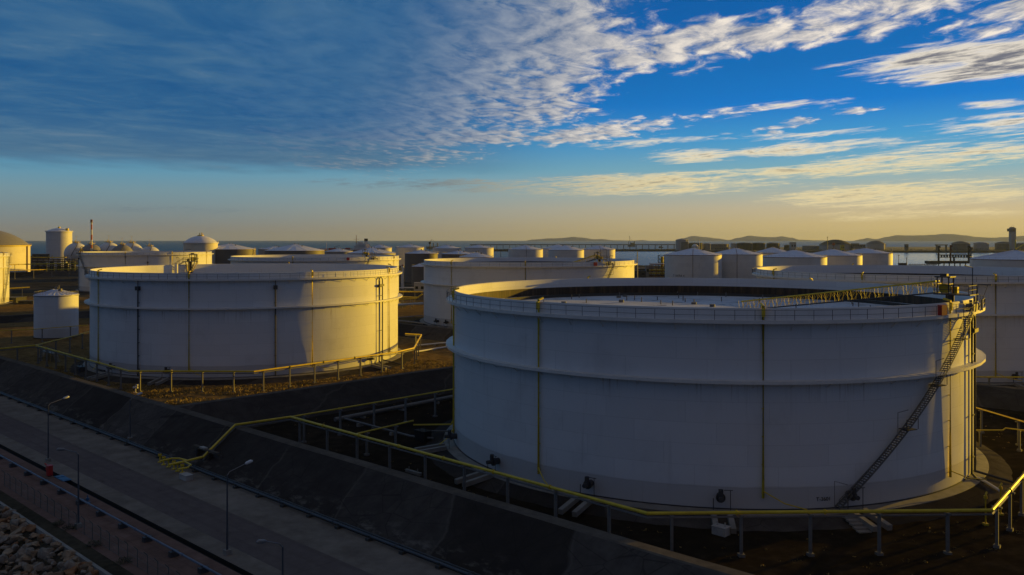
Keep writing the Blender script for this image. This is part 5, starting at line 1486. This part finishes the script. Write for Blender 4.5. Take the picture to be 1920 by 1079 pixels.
s = MB(); s.bar((3, 0, z), (3, 0, z + 8), 0.5); s.bar((-2, 0, z), (-2, 0, z + 6), 0.5); s.build('aerial', 'far_dark', ct)
s = MB(); s.box((0, 0, 14), (2, 2, 24)); s.bar((0, 0, 4), (24, 0, 19), 3.0); s.tube([(0, 0, 26), (0, 0, 30)], 1.2, 8)
x, y, _ = at(1904, 470, 2300); tag(s.build('conveyor', 'yellow_paint', None, (x, y, 0.5)), 'sunlit conveyor leaning up beside the control tower foot', 'conveyor')
# far trees along the bank, one mass
s = MB(); rnd = random.Random(21)
for _ in range(5200):
    q = rnd.random(); px = 1420 + 520 * q; Y = rnd.uniform(2350, 2440)
    if not (1440 < px < 1540 or 1640 < px < 1930) and rnd.random() < 0.6: continue
    x, y, _ = at(px, 470, Y); hgt = 5.5 + 4.5 * mnoise.noise(Vector((px * 0.06, 0, 0)))
    z = 0.5 + rnd.random() ** 1.4 * max(2, hgt); l = rnd.uniform(0.8, 2.0); a = rnd.uniform(0, 6.28)
    s.add([(x, y, z), (x + l * cos(a), y + l * sin(a), z + rnd.uniform(-.4, 1.2)), (x + l * cos(a + 1.1), y + l * sin(a + 1.1), z - 0.5)], [(0, 1, 2)])
tag(s.build('treeline', 'leaf', smooth=0), 'dark scrub and trees along the far bank', 'trees', kind='stuff')

# ------------------------------------------------------------------ islands and hills
def hills(name, pts, Y, depth=2200):
    xs = [at(px, py, Y)[0] for px, py in pts]; zs = [at(px, py, Y)[2] for px, py in pts]
    s = MB(); nx, ny = 110, 10; vs = []
    for i in range(nx + 1):
        x = xs[0] + (xs[-1] - xs[0]) * i / nx
        for k in range(len(xs) - 1):
            if xs[k] <= x <= xs[k + 1] + 1e-6: f = (x - xs[k]) / (xs[k + 1] - xs[k]); break
        f = f * f * (3 - 2 * f); z = zs[k] + (zs[k + 1] - zs[k]) * f
        for j in range(ny + 1):
            v = j / ny; b = sin(pi * v) ** 0.8 if 0 < v < 1 else 0
            y = Y + (v - 0.5) * depth
            w = mnoise.fractal(Vector((x * 0.0022, y * 0.003, Y)), 0.8, 2.0, 5)
            vs.append((x * (1 + (v - 0.5) * depth / Y), y, -5 + (z + 5) * b * (1 + 0.10 * w)))
    s.add(vs, [(i * (ny + 1) + j, (i + 1) * (ny + 1) + j, (i + 1) * (ny + 1) + j + 1, i * (ny + 1) + j + 1) for i in range(nx) for j in range(ny)])
    tag(s.build(name, 'hill_scrub_hazed', smooth=80), kind='structure')
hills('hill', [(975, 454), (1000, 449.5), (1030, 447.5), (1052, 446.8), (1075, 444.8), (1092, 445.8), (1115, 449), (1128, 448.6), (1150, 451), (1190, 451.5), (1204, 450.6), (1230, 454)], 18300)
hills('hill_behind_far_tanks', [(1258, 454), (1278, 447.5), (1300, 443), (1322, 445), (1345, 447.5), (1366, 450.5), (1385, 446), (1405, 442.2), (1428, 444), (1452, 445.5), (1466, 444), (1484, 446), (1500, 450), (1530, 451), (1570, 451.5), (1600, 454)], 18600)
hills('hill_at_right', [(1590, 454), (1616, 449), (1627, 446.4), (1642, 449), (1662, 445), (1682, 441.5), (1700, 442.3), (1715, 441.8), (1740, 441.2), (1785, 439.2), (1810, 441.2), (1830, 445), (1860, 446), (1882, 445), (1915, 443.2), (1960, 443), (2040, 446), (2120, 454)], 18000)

# ------------------------------------------------------------------ air
s = MB(); s.box((0, 9200, 82), (34000, 24000, 178))
hz = s.build('haze', 'white_paint', smooth=0)
hm = bpy.data.materials.new('haze_air'); hm.use_nodes = True; hm.node_tree.nodes.clear()
vp = hm.node_tree.nodes.new('ShaderNodeVolumePrincipled')
vp.inputs['Color'].default_value = (0.60, 0.74, 1.0, 1); vp.inputs['Density'].default_value = 2.6e-5
vp.inputs['Anisotropy'].default_value = 0.2
ho = hm.node_tree.nodes.new('ShaderNodeOutputMaterial'); hm.node_tree.links.new(vp.outputs[0], ho.inputs['Volume'])
hz.data.materials.clear(); hz.data.materials.append(hm)
hz.visible_shadow = True
tag(hz, 'thin sea haze over the whole site', 'haze', kind='stuff')
